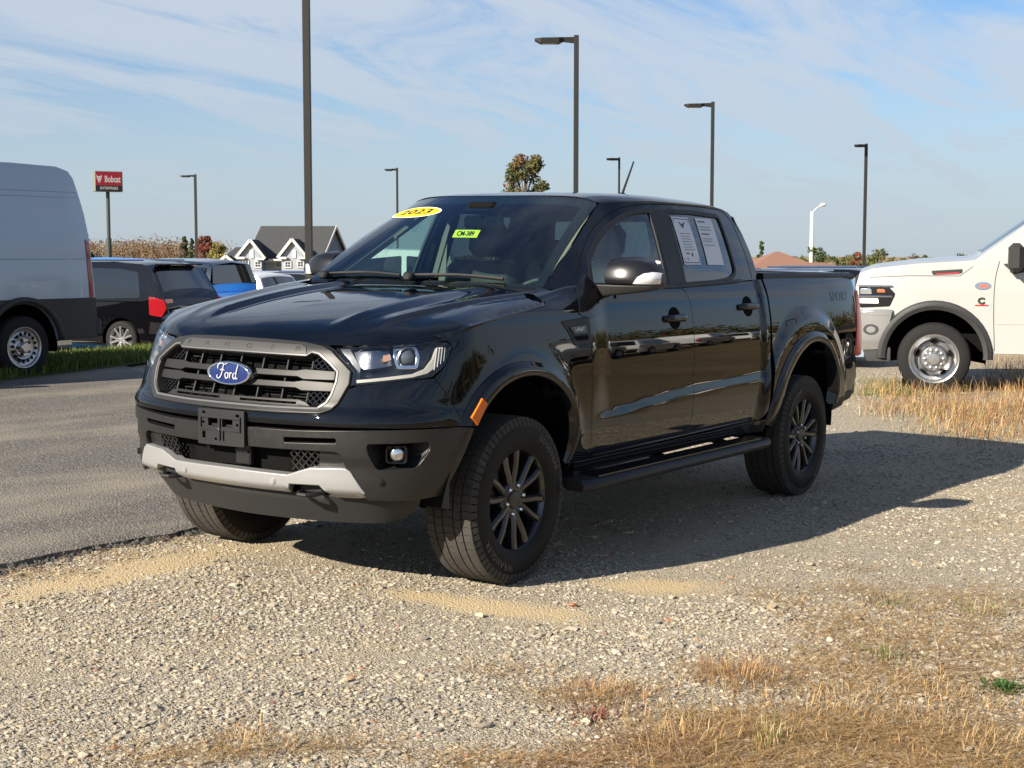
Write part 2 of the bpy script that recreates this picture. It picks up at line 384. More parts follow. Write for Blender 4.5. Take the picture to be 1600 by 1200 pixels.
# hood
_ls=np.linspace(0,1.10,60);_lz=np.interp(_ls,[0,.25,.46,.83,1.02,1.10],[1.083,1.081,1.077,1.084,1.095,1.105])
_lp=F(_ls,_lz)
def hood_lead(y):
    y=np.abs(y);return np.interp(y,_lp[:,1],_lp[:,0]),np.interp(y,_lp[:,1],_lp[:,2])
rise=cspline([0,.012,.035,.08,.15,.3,.6,1.0,1.25,1.5],[0,.016,.036,.060,.084,.118,.168,.212,.230,.238])
seamz=cspline([.90,.80,.70,.60,.516,.346,.148,-.058,-.2,-.45],[1.086,1.092,1.099,1.118,1.140,1.171,1.197,1.222,1.238,1.262])
def seamy(x): return FX(x,seamz(x))[...,1]
def hood0(x,y):
    xf,zl=hood_lead(y);q=xf-x
    z=zl+rise(np.maximum(q,0))
    fd=sm(.06,.30,q);a=np.abs(y)
    r2=.40+.03*np.clip((.8-x)/1.2,0,1)
    z=z+fd*(.022*sm(r2-.075,r2-.005,a)-.020*sm(r2,r2+.15,a))
    r1=.56+.19*np.clip((.62-x)/1.0,0,1)
    z=z+fd*(.014*sm(r1-.10,r1,a)-.014*sm(r1,r1+.05,a))
    return z
def Hd(x,v):
    x=np.asarray(x,float);v=np.asarray(v,float);ys=seamy(x);y=v*ys
    z=hood0(x,y);dz=np.maximum(hood0(x,ys)-seamz(x),0)
    t=np.clip((np.abs(v)-.70)/.30,0,1);e=.4*t*t+.6*t**6
    return np.stack([x,y,z-dz*e],-1)
def WS(a,t,off=0.):
    a=np.asarray(a,float);t=np.asarray(t,float);b=a*a
    B=np.stack([-.36-.07*b,.727*a,1.322-.009*b],-1);T=np.stack([-1.06-.09*b,.594*a,1.778-.036*(.35*np.abs(a)**2.2+.65*np.abs(a)**9)],-1)
    tt=t[...,None];n=np.array([.53,0,.85])
    return B*(1-tt)+T*tt+n*(.022*4*t*(1-t)+off)[...,None]
rfc=cspline([-1.0,-1.06,-1.2,-1.45,-1.75,-2.1,-2.35,-2.5,-2.58],[1.768,1.778,1.797,1.813,1.818,1.809,1.790,1.768,1.745])
rfe=cspline([-1.0,-1.06,-1.15,-1.35,-1.6,-2.2,-2.4,-2.5,-2.58],[1.741,1.742,1.742,1.757,1.766,1.766,1.752,1.735,1.715])
def RF(x,v):
    x=np.asarray(x,float);v=np.asarray(v,float);ye=gyt(x)-.006;a=np.abs(v)
    zc=rfc(x);ze=rfe(x)
    t=a**2.2*.35+.65*a**9
    return np.stack([x,v*ye,zc+(ze-zc)*t],-1)
# ------------------------------------------------------------------ ground
GSX, GSY = .010805, -.016216
def gz(x, y):
    x = np.asarray(x, float); y = np.asarray(y, float)
    return .25*np.tanh((GSX*x+GSY*y)/.25)-.54*sm(-10.8, -15.0, y)-4.2*sm(75, 135, np.hypot(x, y))
FH = np.array([math.cos(YAW), math.sin(YAW)]); RH = np.array([math.sin(YAW), -math.cos(YAW)])
def cw(dep, lat):
    """ground point at a depth and a sideways distance from the photographer"""
    p = np.array(CAM_POS[:2])+FH*dep+RH*lat; return float(p[0]), float(p[1])
def vnoise(x, y, sc, seed=0, octv=3):
    x = np.asarray(x, float); y = np.asarray(y, float); o = 0*x; a = 1.; tot = 0
    for k in range(octv):
        g = np.random.default_rng(seed+k*17).random((64, 64)); u = x*sc*2**k+11.3*k; v = y*sc*2**k+5.7*k
        i = np.floor(u).astype(int); j = np.floor(v).astype(int); fu = u-i; fv = v-j; fu = fu*fu*(3-2*fu); fv = fv*fv*(3-2*fv)
        q = lambda a_, b_: g[a_ % 64, b_ % 64]
        o = o+a*((q(i, j)*(1-fu)+q(i+1, j)*fu)*(1-fv)+(q(i, j+1)*(1-fu)+q(i+1, j+1)*fu)*fv); tot += a; a *= .5
    return o/tot
ax = np.concatenate([-np.geomspace(2600, 14, 26), np.arange(-13.5, 9, .22), np.geomspace(9.3, 2600, 26)])
ay = np.concatenate([-np.geomspace(2600, 12.5, 26), np.arange(-12, 9, .22), np.geomspace(9.3, 2600, 26)])
XX, YY = np.meshgrid(ax, ay, indexing='ij')
ZZ = gz(XX, YY)+(vnoise(XX, YY, .9, 3)-.5)*.035*(np.abs(XX) < 14)*(np.abs(YY) < 12)*sm(.25, 1.0, np.minimum(np.hypot(XX, np.abs(YY)-.8), np.hypot(XX+3.22, np.abs(YY)-.8)))
nx_, ny_ = XX.shape
idx = np.arange(nx_*ny_).reshape(nx_, ny_)
Q = np.stack([idx[:-1, :-1], idx[1:, :-1], idx[1:, 1:], idx[:-1, 1:]], -1).reshape(-1, 4)
def ground_mat():
    m = bpy.data.materials.new('gravel_ground'); m.use_nodes = True; t = m.node_tree; b = t.nodes['Principled BSDF']; b.inputs['Roughness'].default_value = .95; b.inputs['Specular IOR Level'].default_value = .15
    L = t.links.new; N = t.nodes.new
    c = N('ShaderNodeTexCoord'); sp = N('ShaderNodeSeparateXYZ'); L(c.outputs['Object'], sp.inputs[0])
    v = N('ShaderNodeTexVoronoi'); v.inputs['Scale'].default_value = 95; L(c.outputs['Object'], v.inputs['Vector'])
    v2 = N('ShaderNodeTexVoronoi'); v2.inputs['Scale'].default_value = 210; L(c.outputs['Object'], v2.inputs['Vector'])
    cr = N('ShaderNodeValToRGB'); cr.color_ramp.elements[0].position = .0; cr.color_ramp.elements[0].color = (.25, .21, .15, 1); cr.color_ramp.elements[1].position = 1; cr.color_ramp.elements[1].color = (.55, .49, .378, 1)
    e = cr.color_ramp.elements.new(.5); e.color = (.41, .352, .266, 1)
    sv = N('ShaderNodeSeparateColor'); L(v.outputs['Color'], sv.inputs[0]); L(sv.outputs[0], cr.inputs[0])
    # dust / sand patches
    n = N('ShaderNodeTexNoise'); n.inputs['Scale'].default_value = .75; n.inputs['Detail'].default_value = 7; n.inputs['Roughness'].default_value = .62; L(c.outputs['Object'], n.inputs['Vector'])
    r = N('ShaderNodeMapRange'); r.interpolation_type = 'SMOOTHSTEP'; r.inputs[1].default_value = .46; r.inputs[2].default_value = .66; r.inputs[4].default_value = .85; L(n.outputs[0], r.inputs[0])
    def patch(cx, cy, rx, ry, a, soft=.6):
        mp = N('ShaderNodeMapping'); mp.vector_type = 'TEXTURE'; mp.inputs['Location'].default_value = (cx, cy, 0); mp.inputs['Rotation'].default_value = (0, 0, a); mp.inputs['Scale'].default_value = (rx, ry, 1e3); L(c.outputs['Object'], mp.inputs[0])
        nn = N('ShaderNodeTexNoise'); nn.inputs['Scale'].default_value = 5.5; nn.inputs['Detail'].default_value = 8; nn.inputs['Roughness'].default_value = .7; L(c.outputs['Object'], nn.inputs['Vector'])
        ln = N('ShaderNodeVectorMath'); ln.operation = 'LENGTH'; L(mp.outputs[0], ln.inputs[0])
        ad = N('ShaderNodeMath'); ad.operation = 'MULTIPLY_ADD'; ad.inputs[1].default_value = 1.9; L(nn.outputs[0], ad.inputs[0]); L(ln.outputs['Value'], ad.inputs[2])
        q = N('ShaderNodeMapRange'); q.interpolation_type = 'SMOOTHSTEP'; q.inputs[1].default_value = 1.55+soft; q.inputs[2].default_value = 1.25; q.inputs[3].default_value = 0; q.inputs[4].default_value = .75; L(ad.outputs[0], q.inputs[0]); return q.outputs[0]
    def mx(a, b_): k = N('ShaderNodeMath'); k.operation = 'MAXIMUM'; L(a, k.inputs[0]); L(b_, k.inputs[1]); return k.outputs[0]
    sand = mx(patch(.44, 1.05, .16, .62, R_(8)), patch(-.35, 1.42, .22, .34, R_(30))); sand = mx(sand, patch(1.0, -.62, .9, .22, R_(2), .9))
    dust = mx(r.outputs[0], sand)
    m1 = N('ShaderNodeMix'); m1.data_type = 'RGBA'; L(dust, m1.inputs['Factor']); L(cr.outputs[0], m1.inputs[6]); m1.inputs[7].default_value = (.455, .378, .258, 1)
    m1b = N('ShaderNodeMix'); m1b.data_type = 'RGBA'; L(sand, m1b.inputs['Factor']); L(m1.outputs[2], m1b.inputs[6]); m1b.inputs[7].default_value = (.53, .40, .22, 1)
    # farther off the lot: dry grass field
    ln = N('ShaderNodeVectorMath'); ln.operation = 'LENGTH'; L(c.outputs['Object'], ln.inputs[0])
    n3 = N('ShaderNodeTexNoise'); n3.inputs['Scale'].default_value = .35; n3.inputs['Detail'].default_value = 9; n3.inputs['Roughness'].default_value = .7; L(c.outputs['Object'], n3.inputs['Vector'])
    fc = N('ShaderNodeValToRGB'); fc.color_ramp.elements[0].position = .35; fc.color_ramp.elements[0].color = (.20, .135, .065, 1); fc.color_ramp.elements[1].position = .62; fc.color_ramp.elements[1].color = (.33, .245, .13, 1); L(n3.outputs[0], fc.inputs[0])
    e = fc.color_ramp.elements.new(.72); e.color = (.14, .15, .05, 1)
    fy = N('ShaderNodeMath'); fy.operation = 'MULTIPLY_ADD'; L(n3.outputs[0], fy.inputs[0]); fy.inputs[1].default_value = 3.5; L(sp.outputs[1], fy.inputs[2])
    q1 = N('ShaderNodeMapRange'); q1.interpolation_type = 'SMOOTHSTEP'; q1.inputs[1].default_value = 4.6; q1.inputs[2].default_value = 6.6; L(fy.outputs[0], q1.inputs[0])
    q2 = N('ShaderNodeMapRange'); q2.interpolation_type = 'SMOOTHSTEP'; q2.inputs[1].default_value = 34; q2.inputs[2].default_value = 46; L(ln.outputs['Value'], q2.inputs[0])
    m2 = N('ShaderNodeMix'); m2.data_type = 'RGBA'; L(mx(q1.outputs[0], q2.outputs[0]), m2.inputs['Factor']); L(m1b.outputs[2], m2.inputs[6]); L(fc.outputs[0], m2.inputs[7]); L(m2.outputs[2], b.inputs['Base Color'])
    # relief
    ad = N('ShaderNodeMath'); ad.operation = 'MULTIPLY_ADD'; L(v2.outputs['Distance'], ad.inputs[0]); ad.inputs[1].default_value = .5; L(v.outputs['Distance'], ad.inputs[2])
    iv = N('ShaderNodeMath'); iv.operation = 'SUBTRACT'; iv.inputs[0].default_value = 1; L(ad.outputs[0], iv.inputs[1])
    bp = N('ShaderNodeBump'); bp.inputs['Distance'].default_value = .013; L(iv.outputs[0], bp.inputs['Height'])
    st = N('ShaderNodeMapRange'); st.inputs[3].default_value = .95; st.inputs[4].default_value = .35; L(sand, st.inputs[0]); L(st.outputs[0], bp.inputs['Strength']); L(bp.outputs[0], b.inputs['Normal'])
    return m
gnd = bigmesh('gravel_ground', np.stack([XX, YY, ZZ], -1).reshape(-1, 3), Q, ground_mat(), smooth=True); tag(gnd, kind='structure', label='pale crushed stone lot and dry field under everything')

# asphalt drive with a broken edge
def asphalt_mat():
    m = bpy.data.materials.new('asphalt'); m.use_nodes = True; t = m.node_tree; b = t.nodes['Principled BSDF']; b.inputs['Roughness'].default_value = .85; b.inputs['Specular IOR Level'].default_value = .3
    L = t.links.new; N = t.nodes.new; c = N('ShaderNodeTexCoord')
    v = N('ShaderNodeTexVoronoi'); v.inputs['Scale'].default_value = 85; L(c.outputs['Object'], v.inputs['Vector']); sv = N('ShaderNodeSeparateColor'); L(v.outputs['Color'], sv.inputs[0])
    cr = N('ShaderNodeValToRGB'); cr.color_ramp.elements[0].color = (.080, .075, .067, 1); cr.color_ramp.elements[1].color = (.23, .208, .175, 1); cr.color_ramp.elements[1].position = 1.0; e = cr.color_ramp.elements.new(.6); e.color = (.125, .115, .10, 1); L(sv.outputs[0], cr.inputs[0])
    mp = N('ShaderNodeMapping'); mp.inputs['Scale'].default_value = (.5, 1.3, 1); mp.inputs['Rotation'].default_value = (0, 0, .5); L(c.outputs['Object'], mp.inputs[0])
    n = N('ShaderNodeTexNoise'); n.inputs['Scale'].default_value = .9; n.inputs['Detail'].default_value = 7; n.inputs['Roughness'].default_value = .6; L(mp.outputs[0], n.inputs['Vector'])
    r = N('ShaderNodeMapRange'); r.interpolation_type = 'SMOOTHSTEP'; r.inputs[1].default_value = .40; r.inputs[2].default_value = .72; r.inputs[4].default_value = .75; L(n.outputs[0], r.inputs[0])
    mx = N('ShaderNodeMix'); mx.data_type = 'RGBA'; L(r.outputs[0], mx.inputs['Factor']); L(cr.outputs[0], mx.inputs[6]); mx.inputs[7].default_value = (.285, .245, .188, 1); L(mx.outputs[2], b.inputs['Base Color'])
    bp = N('ShaderNodeBump'); bp.inputs['Strength'].default_value = .6; bp.inputs['Distance'].default_value = .01; L(v.outputs['Distance'], bp.inputs['Height']); L(bp.outputs[0], b.inputs['Normal'])
    return m
AX = np.concatenate([-np.geomspace(95, 8, 18), np.arange(-7.8, 4.5, .04), np.geomspace(4.6, 45, 14)])
edge_y = -1.10+(vnoise(AX, 0*AX, 1.3, 21)-.5)*.16+(vnoise(AX, 0*AX+9, 9, 22)-.5)*.07-9.5*sm(-1.6, -8.5, AX)
rows = []
AYs = np.concatenate([[0, -.0, -.06, -.35], -np.geomspace(.8, 100, 30)])
for i, x in enumerate(AX):
    r = []
    for k, d in enumerate(AYs):
        y = edge_y[i]+d+(.012 if k == 0 else 0); z = float(gz(x, y))+(-.02 if k == 0 else .022 if k == 1 else .030)
        r.append((x, y, z))
    rows.append(r)
A = np.array(rows); n0, n1_ = A.shape[:2]; ii = np.arange(n0*n1_).reshape(n0, n1_)
Qa = np.stack([ii[:-1, :-1], ii[:-1, 1:], ii[1:, 1:], ii[1:, :-1]], -1).reshape(-1, 4)
asph = bigmesh('asphalt_drive', A.reshape(-1, 3), Qa, asphalt_mat(), smooth=False); tag(asph, kind='structure', label='worn grey asphalt drive with a crumbled edge')
# turf strip between the drive and the car park
gl_near = [(2, -6.6), (-3, -8.15), (-5.7, -9.0), (-8, -9.75), (-14, -11.6), (-24, -14.7)]
gl_far = [(2, -9.0), (-3, -10.1), (-6.7, -10.75), (-9, -11.15), (-14, -12.4), (-24, -15.6)]
a_ = catmull(gl_near, 10); b_ = catmull(gl_far, 10); rows = []
for p, q in zip(a_, b_):
    rows.append([(*(p*(1-t)+q*t), float(gz(*(p*(1-t)+q*t)))+.034+(.05*min(1, 8*t, 8*(1-t)))) for t in np.linspace(0, 1, 9)])
turf = strip('turf_strip', rows, mat('turf_soil', (.055, .085, .02), .95, var=.4, vscale=6, bump=.5, bscale=40)); tag(turf, kind='structure', label='strip of mown green grass beside the drive')
TURF = (a_, b_)
# ------------------------------------------------------------------ black pickup truck
PAINT = mat('black_paint', (.0018, .0026, .0045), .5, 0, 1., .012, bump=.006, bscale=900, spec=.0, coat_ior=1.5)
GUN = mat('gunmetal_plastic', (.024, .0238, .0235), .34, .35, var=.06, vscale=30, rvar=.05)
SKID = mat('silver_paint', (.33, .33, .33), .36, .4, var=.04, vscale=20)
BLK = mat('black_plastic', (.014, .014, .015), .5, bump=.08, bscale=400, spec=.35)
BLKG = mat('gloss_black_plastic', (.008, .008, .009), .12)
DARK = mat('underbody_black', (.006, .006, .006), .9, spec=.08)
RUB = mat('tyre_rubber', (.008, .0078, .0075), .6, var=.25, vscale=25, bump=.06, bscale=250, spec=.2)
RUBD = mat('dusty_tread', (.042, .038, .032), .9, var=.45, vscale=14, bump=.1, bscale=180)
RIMM = mat('dark_alloy', (.080, .082, .086), .22, .88, var=.1, vscale=20)
CHR = mat('chrome', (.75, .76, .78), .08, 1.)
STEEL = mat('brushed_steel', (.35, .35, .35), .35, 1.)
GRILLE = mat('grille_grey', (.021, .0208, .0205), .42, 0, var=.05, vscale=25, spec=.22)
WGL = glass_mat('windscreen_glass', (.58, .76, .70))
SGL = glass_mat('door_glass', (.55, .70, .70))
RGL = glass_mat('privacy_glass', (.13, .16, .17))
CLR = glass_mat('clear_lens', (.93, .95, .96))
REDL = mat('red_lens', (.26, .008, .012), .12, 0, .6)
ORL = mat('orange_marker', (.75, .16, .01), .25, 0, .5)
WHT = mat('white_reflector', (.80, .80, .78), .25)
SEAT = mat('black_leather', (.020, .021, .024), .5, bump=.1, bscale=120)
LTRIM = mat('light_headliner', (.20, .19, .165), .8)
DASH = mat('dash_plastic', (.018, .019, .021), .6)
PAPER = mat('paper', (.66, .70, .76), .7)
INK = mat('ink', (.06, .07, .09), .8)
YEL = mat('yellow_sticker', (.85, .55, .01), .5); YEL2 = mat('fluorescent_tag', (.80, .85, .02), .5); CREAM = mat('cream_edge', (.85, .78, .60), .6)
BLUE = mat('emblem_blue', (.008, .022, .11), .15, 0, 1.)
LETG = mat('embossed_grey', (.040, .0395, .039), .5, 0, spec=.2)

M_TILT = Matrix(((.99994005, .00178445, -.01080293, 0), (-.00160917, .99986727, .0162129, 0), (.01083043, -.01619454, .9998102, 0), (0, 0, 0, 1)))
TR = empty('pickup_truck'); TR.matrix_world = M_TILT
tag(TR, 'glossy black four door pickup truck in front, grey grille and black alloy wheels', 'pickup truck')

# ---- arches
ARI = catmull([(.382, .748), (.369, .767), (.296, .840), (.196, .900), (.082, .929), (-.034, .936), (-.136, .920), (-.245, .879), (-.337, .816), (-.396, .744), (-.419, .664), (-.418, .568), (-.40, .50)], 5)
ARO = catmull([(.470, .752), (.447, .790), (.380, .880), (.289, .942), (.174, .985), (.049, .999), (-.075, .993), (-.207, .963), (-.300, .914), (-.393, .831), (-.442, .76), (-.466, .661), (-.45, .50)], 5)
RRI = catmull([(-2.700, .47), (-2.741, .574), (-2.856, .774), (-3.009, .900), (-3.172, .960), (-3.344, .958), (-3.490, .900), (-3.595, .789), (-3.640, .646), (-3.625, .55)], 6)
RRO = catmull([(-2.60, .50), (-2.640, .628), (-2.745, .801), (-2.885, .930), (-3.060, 1.005), (-3.24, 1.028), (-3.410, 1.000), (-3.565, .907), (-3.668, .786), (-3.705, .643), (-3.69, .56)], 6)
def xz2s(P): return [(float(sx(x)), float(z)) for x, z in P]
L_ = lambda *p: list(p)
FDC = [(-.585, 1.178), (-.590, 1.076), (-.594, .90), (-.600, .75), (-.612, .60), (-.622, .50)]   # front door leading cut
MDC = [(-1.600, 1.318), (-1.660, 1.285), (-1.692, 1.214), (-1.692, 1.07), (-1.686, .86), (-1.668, .66), (-1.655, .515)]
RDC = [(-2.530, 1.347), (-2.566, 1.264), (-2.583, 1.152), (-2.588, 1.04), (-2.580, .82), (-2.556, .60), (-2.535, .53)]
BELT = [(-.70, 1.315), (-1.0, 1.312), (-1.35, 1.315), (-1.6, 1.318)]
BELT2 = [(-1.6, 1.318), (-1.9, 1.326), (-2.25, 1.338), (-2.53, 1.347)]
def closed_side(P, off=0.): return lambda s, z: F(s, z, off)
# inner dark hull right behind the seams
hull = [(-.30, 1.19), (-.62, 1.22), (-2.60, 1.33), (-2.60, .56), (-.45, .52)]+[tuple(p) for p in ARO[::-1] if p[1] > .55 and p[0] < .44]+[(.44, .79), (.50, 1.05), (.2, 1.12)]
for mr in (False, True): panel('body_shell', xz2s(hull), lambda s, z: F(s, z, -.03), DARK, TR, .08, depth=0, mirror=mr)
# front fender
fen = [(float(sx(x)), float(seamz(x))-.004) for x in np.linspace(.55, -.24, 24)]+xz2s([(-.26, 1.262), (-.42, 1.285), (-.56, 1.30), (-.60, 1.25)])+xz2s(FDC)+xz2s([(-.455, .50)])+xz2s([p for p in ARO[::-1] if .51 < p[1] and p[0] < .46])+[(1.128, .756), (1.07, .86), (1.0, .952), (1.048, .995), (1.082, 1.046), (1.097, 1.08), (1.078, 1.104)]
both('front_fender', fen, F, PAINT, TR, .026, gap=.0025)
# doors
fd = FDC+[(-.80, .502), (-1.2, .508)]+MDC[::-1]+BELT[::-1]+[(-.64, 1.30)]
for mr in (False, True):
    d = panel('front_door', xz2s(fd), F, PAINT, TR, .026, gap=.003, mirror=mr)
    if not mr: DOORF = d
    else: DOORF2 = d
rdp = MDC+[(-2.1, .52)]+RDC[::-1]+BELT2[::-1]
for mr in (False, True):
    d = panel('rear_door', xz2s(rdp), F, PAINT, TR, .026, gap=.003, mirror=mr)
    if not mr: DOORR = d
    else: DOORR2 = d
# bed side
TLX = [(5.716, 1.262), (5.70, 1.20), (5.672, 1.05), (5.640, .90), (5.622, .850)]
bed = xz2s([(-2.652, 1.355), (-3.3, 1.368), (-4.0, 1.378)])+[(5.72, 1.378), (5.72, 1.275)]+TLX+[(5.66, .83), (5.70, .70), (5.62, .62)]+xz2s([(-3.72, .575)])+xz2s([p for p in RRO[::-1] if p[1] > .56 and p[0] < -2.65])+xz2s([(-2.648, .66), (-2.665, .85), (-2.672, 1.1), (-2.668, 1.25)])
both('bed_side', bed, F, PAINT, TR, .026, gap=.003)
both('cab_corner', xz2s(RDC+[(-2.60, .58), (-2.618, .75), (-2.640, .92), (-2.650, 1.1), (-2.650, 1.24), (-2.626, 1.352)]), F, PAINT, TR, .03, gap=.002)
# sill / rocker
both('rocker_panel', xz2s([(-.46, .495), (-.46, .425), (-2.62, .455), (-2.62, .53), (-2.0, .512), (-1.2, .50), (-.62, .493)]), F, BLKG, TR, .05, gap=.002)
for sg in (1, -1):
    mb = MB(); mb.tube([(x, sg*float(FX(x, z)[1]+.002), z) for x, z in ((-.66, .512), (-1.2, .518), (-1.8, .528), (-2.4, .540))], .006, 6); mb.build('sill_moulding', GUN, TR, True)
# flares
def flare(inn, outr, name, h=.030):
    inn = np.array(inn); outr = np.array(outr); k = len(inn); o2 = np.stack([np.interp(np.linspace(0, 1, k), np.linspace(0, 1, len(outr)), outr[:, i]) for i in range(2)], 1)
    rows = []
    for a, b in zip(inn, o2):
        r = []
        cx_ = -3.2 if a[0] < -1.5 else 0.; n = (np.array([cx_, .45])-a); n /= np.linalg.norm(n)
        p = a+n*.004; y0 = float(FX(p[0], min(p[1], 1.2))[1])
        r.append((a[0]+n[0]*.01, y0-.11, a[1]+n[1]*.01)); r.append((p[0], y0+h*.55, p[1]))
        for t, hh in ((.06, .80), (.25, 1.0), (.55, .98), (.78, .80), (.86, .40), (.90, .32), (1.0, .28), (1.03, -.2)):
            q = a*(1-t)+b*t; y = float(FX(q[0], q[1])[1])+h*hh; r.append((q[0], y, q[1]))
        rows.append(r)
    for mr in (False, True):
        o = strip(name, rows, PAINT, TR, mr)
        b = bmesh.new(); b.from_mesh(o.data); bmesh.ops.recalc_face_normals(b, faces=b.faces); b.to_mesh(o.data); b.free()
flare(ARI, ARO, 'front_arch_flare', .021); flare(RRI, RRO, 'rear_arch_flare', .019)
# side marker on the flare
for sg in (1, -1):
    mb = MB(); P = [(.428, .785), (.398, .752), (.335, .838), (.362, .862)]
    V = [(x, sg*(float(FX(x, z)[1])+.027), z) for x, z in P]+[(x, sg*(float(FX(x, z)[1])+.01), z) for x, z in P]
    mb.add(V, [(0, 1, 2, 3), (0, 4, 5, 1), (1, 5, 6, 2), (2, 6, 7, 3), (3, 7, 4, 0)]); mb.build('side_marker', ORL, TR)
# wheel wells
for cx_, r0 in ((0., .50), (-3.2, .52)):
    for sg in (1, -1):
        mb = MB(); mb.lathe([(sg*.88, r0), (sg*.42, r0), (sg*.40, .02)], 28, 'y', 0, (cx_, 0, .47), a0=R_(-8), a1=R_(188)); o = mb.build('wheel_well', DARK, TR, True, fix=False)
# ---- nose: fascia, bumper, skid plate
def sym(P):
    q = [(float(a), float(b)) for a, b in P]; return q+[(-a, b) for a, b in q[::-1] if abs(a) > 1e-6]+[None]
gro = [(.0, 1.094), (.20, 1.092), (.35, 1.087), (.443, 1.075), (.498, 1.055), (.560, 1.010), (.603, .976), (.603, .928), (.561, .847), (.535, .825), (.487, .809), (.291, .804), (0, .802)]
gri = [(.0, 1.036), (.382, 1.033), (.407, 1.048), (.442, 1.042), (.50, 1.007), (.545, .974), (.545, .935), (.529, .880), (.51, .850), (.473, .826), (.221, .822), (0, .822)]
fas = [(0, .747), (.40, .750), (.70, .752), (1.126, .752), (1.068, .86), (.998, .950), (.906, .944), (.741, .928), (.640, .918), (.612, .905), (.600, .905), (.566, .842), (.538, .818), (.490, .802), (.291, .797), (0, .795)]
panel('front_bumper_cover', sym(fas)[:-1], F, PAINT, TR, .022, depth=.03)
fog = rnd([(.690, .688), (.965, .694), (.972, .660), (.915, .580), (.738, .571), (.700, .640)], .022)
slot = rnd([(.318, .698), (.568, .706), (.568, .680), (.322, .670)], .012)
bum = [(0, .722), (.376, .724), (.70, .738), (1.135, .744), (1.185, .733), (1.150, .66), (1.095, .53), (1.055, .456), (.90, .445), (.700, .449), (.668, .495), (.622, .566), (.607, .578), (.586, .640), (.560, .650), (.30, .647), (0, .645)]
mirr = lambda P: [(-a, b) for a, b in P[::-1]]
panel('front_bumper', sym(bum)[:-1], F, GUN, TR, .020, holes=[fog, mirr(fog), slot, mirr(slot)], depth=.035, edge=.004)
# dark backing behind the openings
panel('bumper_backing', sym([(0, .80), (.60, .80), (.97, .73), (.97, .54), (.6, .47), (0, .47)])[:-1], lambda s, z: F(s, z, -.075), DARK, TR, .08, depth=0)
side_plate = [(.484, .648), (.578, .646), (.604, .578), (.474, .570)]
for P in (side_plate, mirr(side_plate)): panel('lower_grille_plate', P, lambda s, z: F(s, z, -.022), GUN, TR, .03, depth=.02)
skid = [(0, .536), (.335, .532), (.385, .550), (.445, .569), (.600, .575), (.622, .564), (.670, .495), (.703, .455), (.640, .449), (.545, .449), (.485, .506), (.340, .502), (.322, .456), (0, .457)]
panel('skid_plate', sym(skid)[:-1], lambda s, z: F(s, z, .008-.045*sm(.482, .446, z)), SKID, TR, .02, depth=.05, edge=.006)
# mesh inserts
def lattice(name, poly, f, m, parent, du, dv, wd=.0045, deep=.010):
    mb = MB(); P = np.array(poly); lo = P.min(0); hi = P.max(0); segs = []
    nu = int((hi[0]-lo[0])/du)+2; nv = int((hi[1]-lo[1])/dv)+2
    for i in range(-1, nu):
        for j in range(-1, 2*nv):
            c = (lo[0]+i*du+(j % 2)*.5*du, lo[1]+j*dv*.5); segs += [(c, (c[0]+du*.5, c[1]+dv*.5)), (c, (c[0]-du*.5, c[1]+dv*.5))]
    for a, b in segs:
        mid = np.array([[(a[0]+b[0])/2, (a[1]+b[1])/2]])
        if not inside(P, mid)[0]: continue
        A = f(np.array(a[0]), np.array(a[1])); B = f(np.array(b[0]), np.array(b[1])); mb.bar(A, B, wd, deep, up=(1, .3 if a[0] > 0 else -.3, 0))
    return mb.build(name, m, parent)
ml = [(.345, .640), (.480, .643), (.470, .572), (.340, .556)]
for P in (ml, mirr(ml)): lattice('lower_mesh', P, lambda s, z: F(s, z, -.030), GUN, TR, .034, .034, .006, .012)
mb = MB()
for k in range(11):
    z = .548+k*.009; mb.bar(F(-.33, z, -.070), F(.33, z, -.070), .003, .008, up=(1, 0, 0))
mb.box((.865, 0, .60), (.02, .20, .10), 0); mb.tube([(.868, -.16, .635), (.87, -.14, .60), (.868, -.10, .585), (.868, -.05, .595), (.865, -.04, .62)], .009, 6)
mb.build('lower_radiator', DARK, TR)
mb = MB(); mb.box((.878, .075, .60), (.03, .085, .085), 0, bev=.006); mb.box((.895, .075, .615), (.01, .07, .012), 0); mb.build('radar_sensor', GUN, TR)
# parking sensors
for s_, z_, mm in ((.261, .506, SKID), (-.261, .506, SKID), (.749, .531, GUN), (-.749, .531, GUN)):
    c = F(s_, z_, .007); n = F(s_, z_, .05)-c; n /= np.linalg.norm(n); mb = MB(); mb.tube([c-n*.01, c+n*.003], .015, 16); mb.tube([c, c+n*.006], .010, 16); mb.build('parking_sensor', mm, TR, auto=40)
# tow hooks
for sg in (1, -1):
    mb = MB(); c = np.array(F(.415, .475, -.02))*[1, sg, 1]
    mb.box((c[0]-.07, c[1], c[2]+.010), (.10, .125, .05), 0, bev=.008)
    mb.tube([(c[0]-.06, c[1]-.045, c[2]-.012), (c[0]+.005, c[1]-.045, c[2]-.016), (c[0]+.035, c[1]-.02, c[2]-.018), (c[0]+.035, c[1]+.02, c[2]-.018), (c[0]+.005, c[1]+.045, c[2]-.016), (c[0]-.06, c[1]+.045, c[2]-.012)], .010, 8)
    mb.build('tow_hook', BLK, TR, auto=40)
# air dam
dam = lambda s, z: F(s, .46+0*z, -.055-.10*np.clip((.45-z)/.14, 0, 1.3))*np.array([1, 1, 0])+np.stack([0*s, 0*s, z+0*s], -1)
panel('air_dam', sym([(0, .452), (.70, .452), (.98, .455), (.995, .40), (.93, .352), (.78, .330), (.4, .322), (0, .318)])[:-1], dam, mat('dam_plastic', (.028, .028, .029), .6, bump=.06, bscale=500, spec=.25), TR, .03, depth=.02, edge=.004)
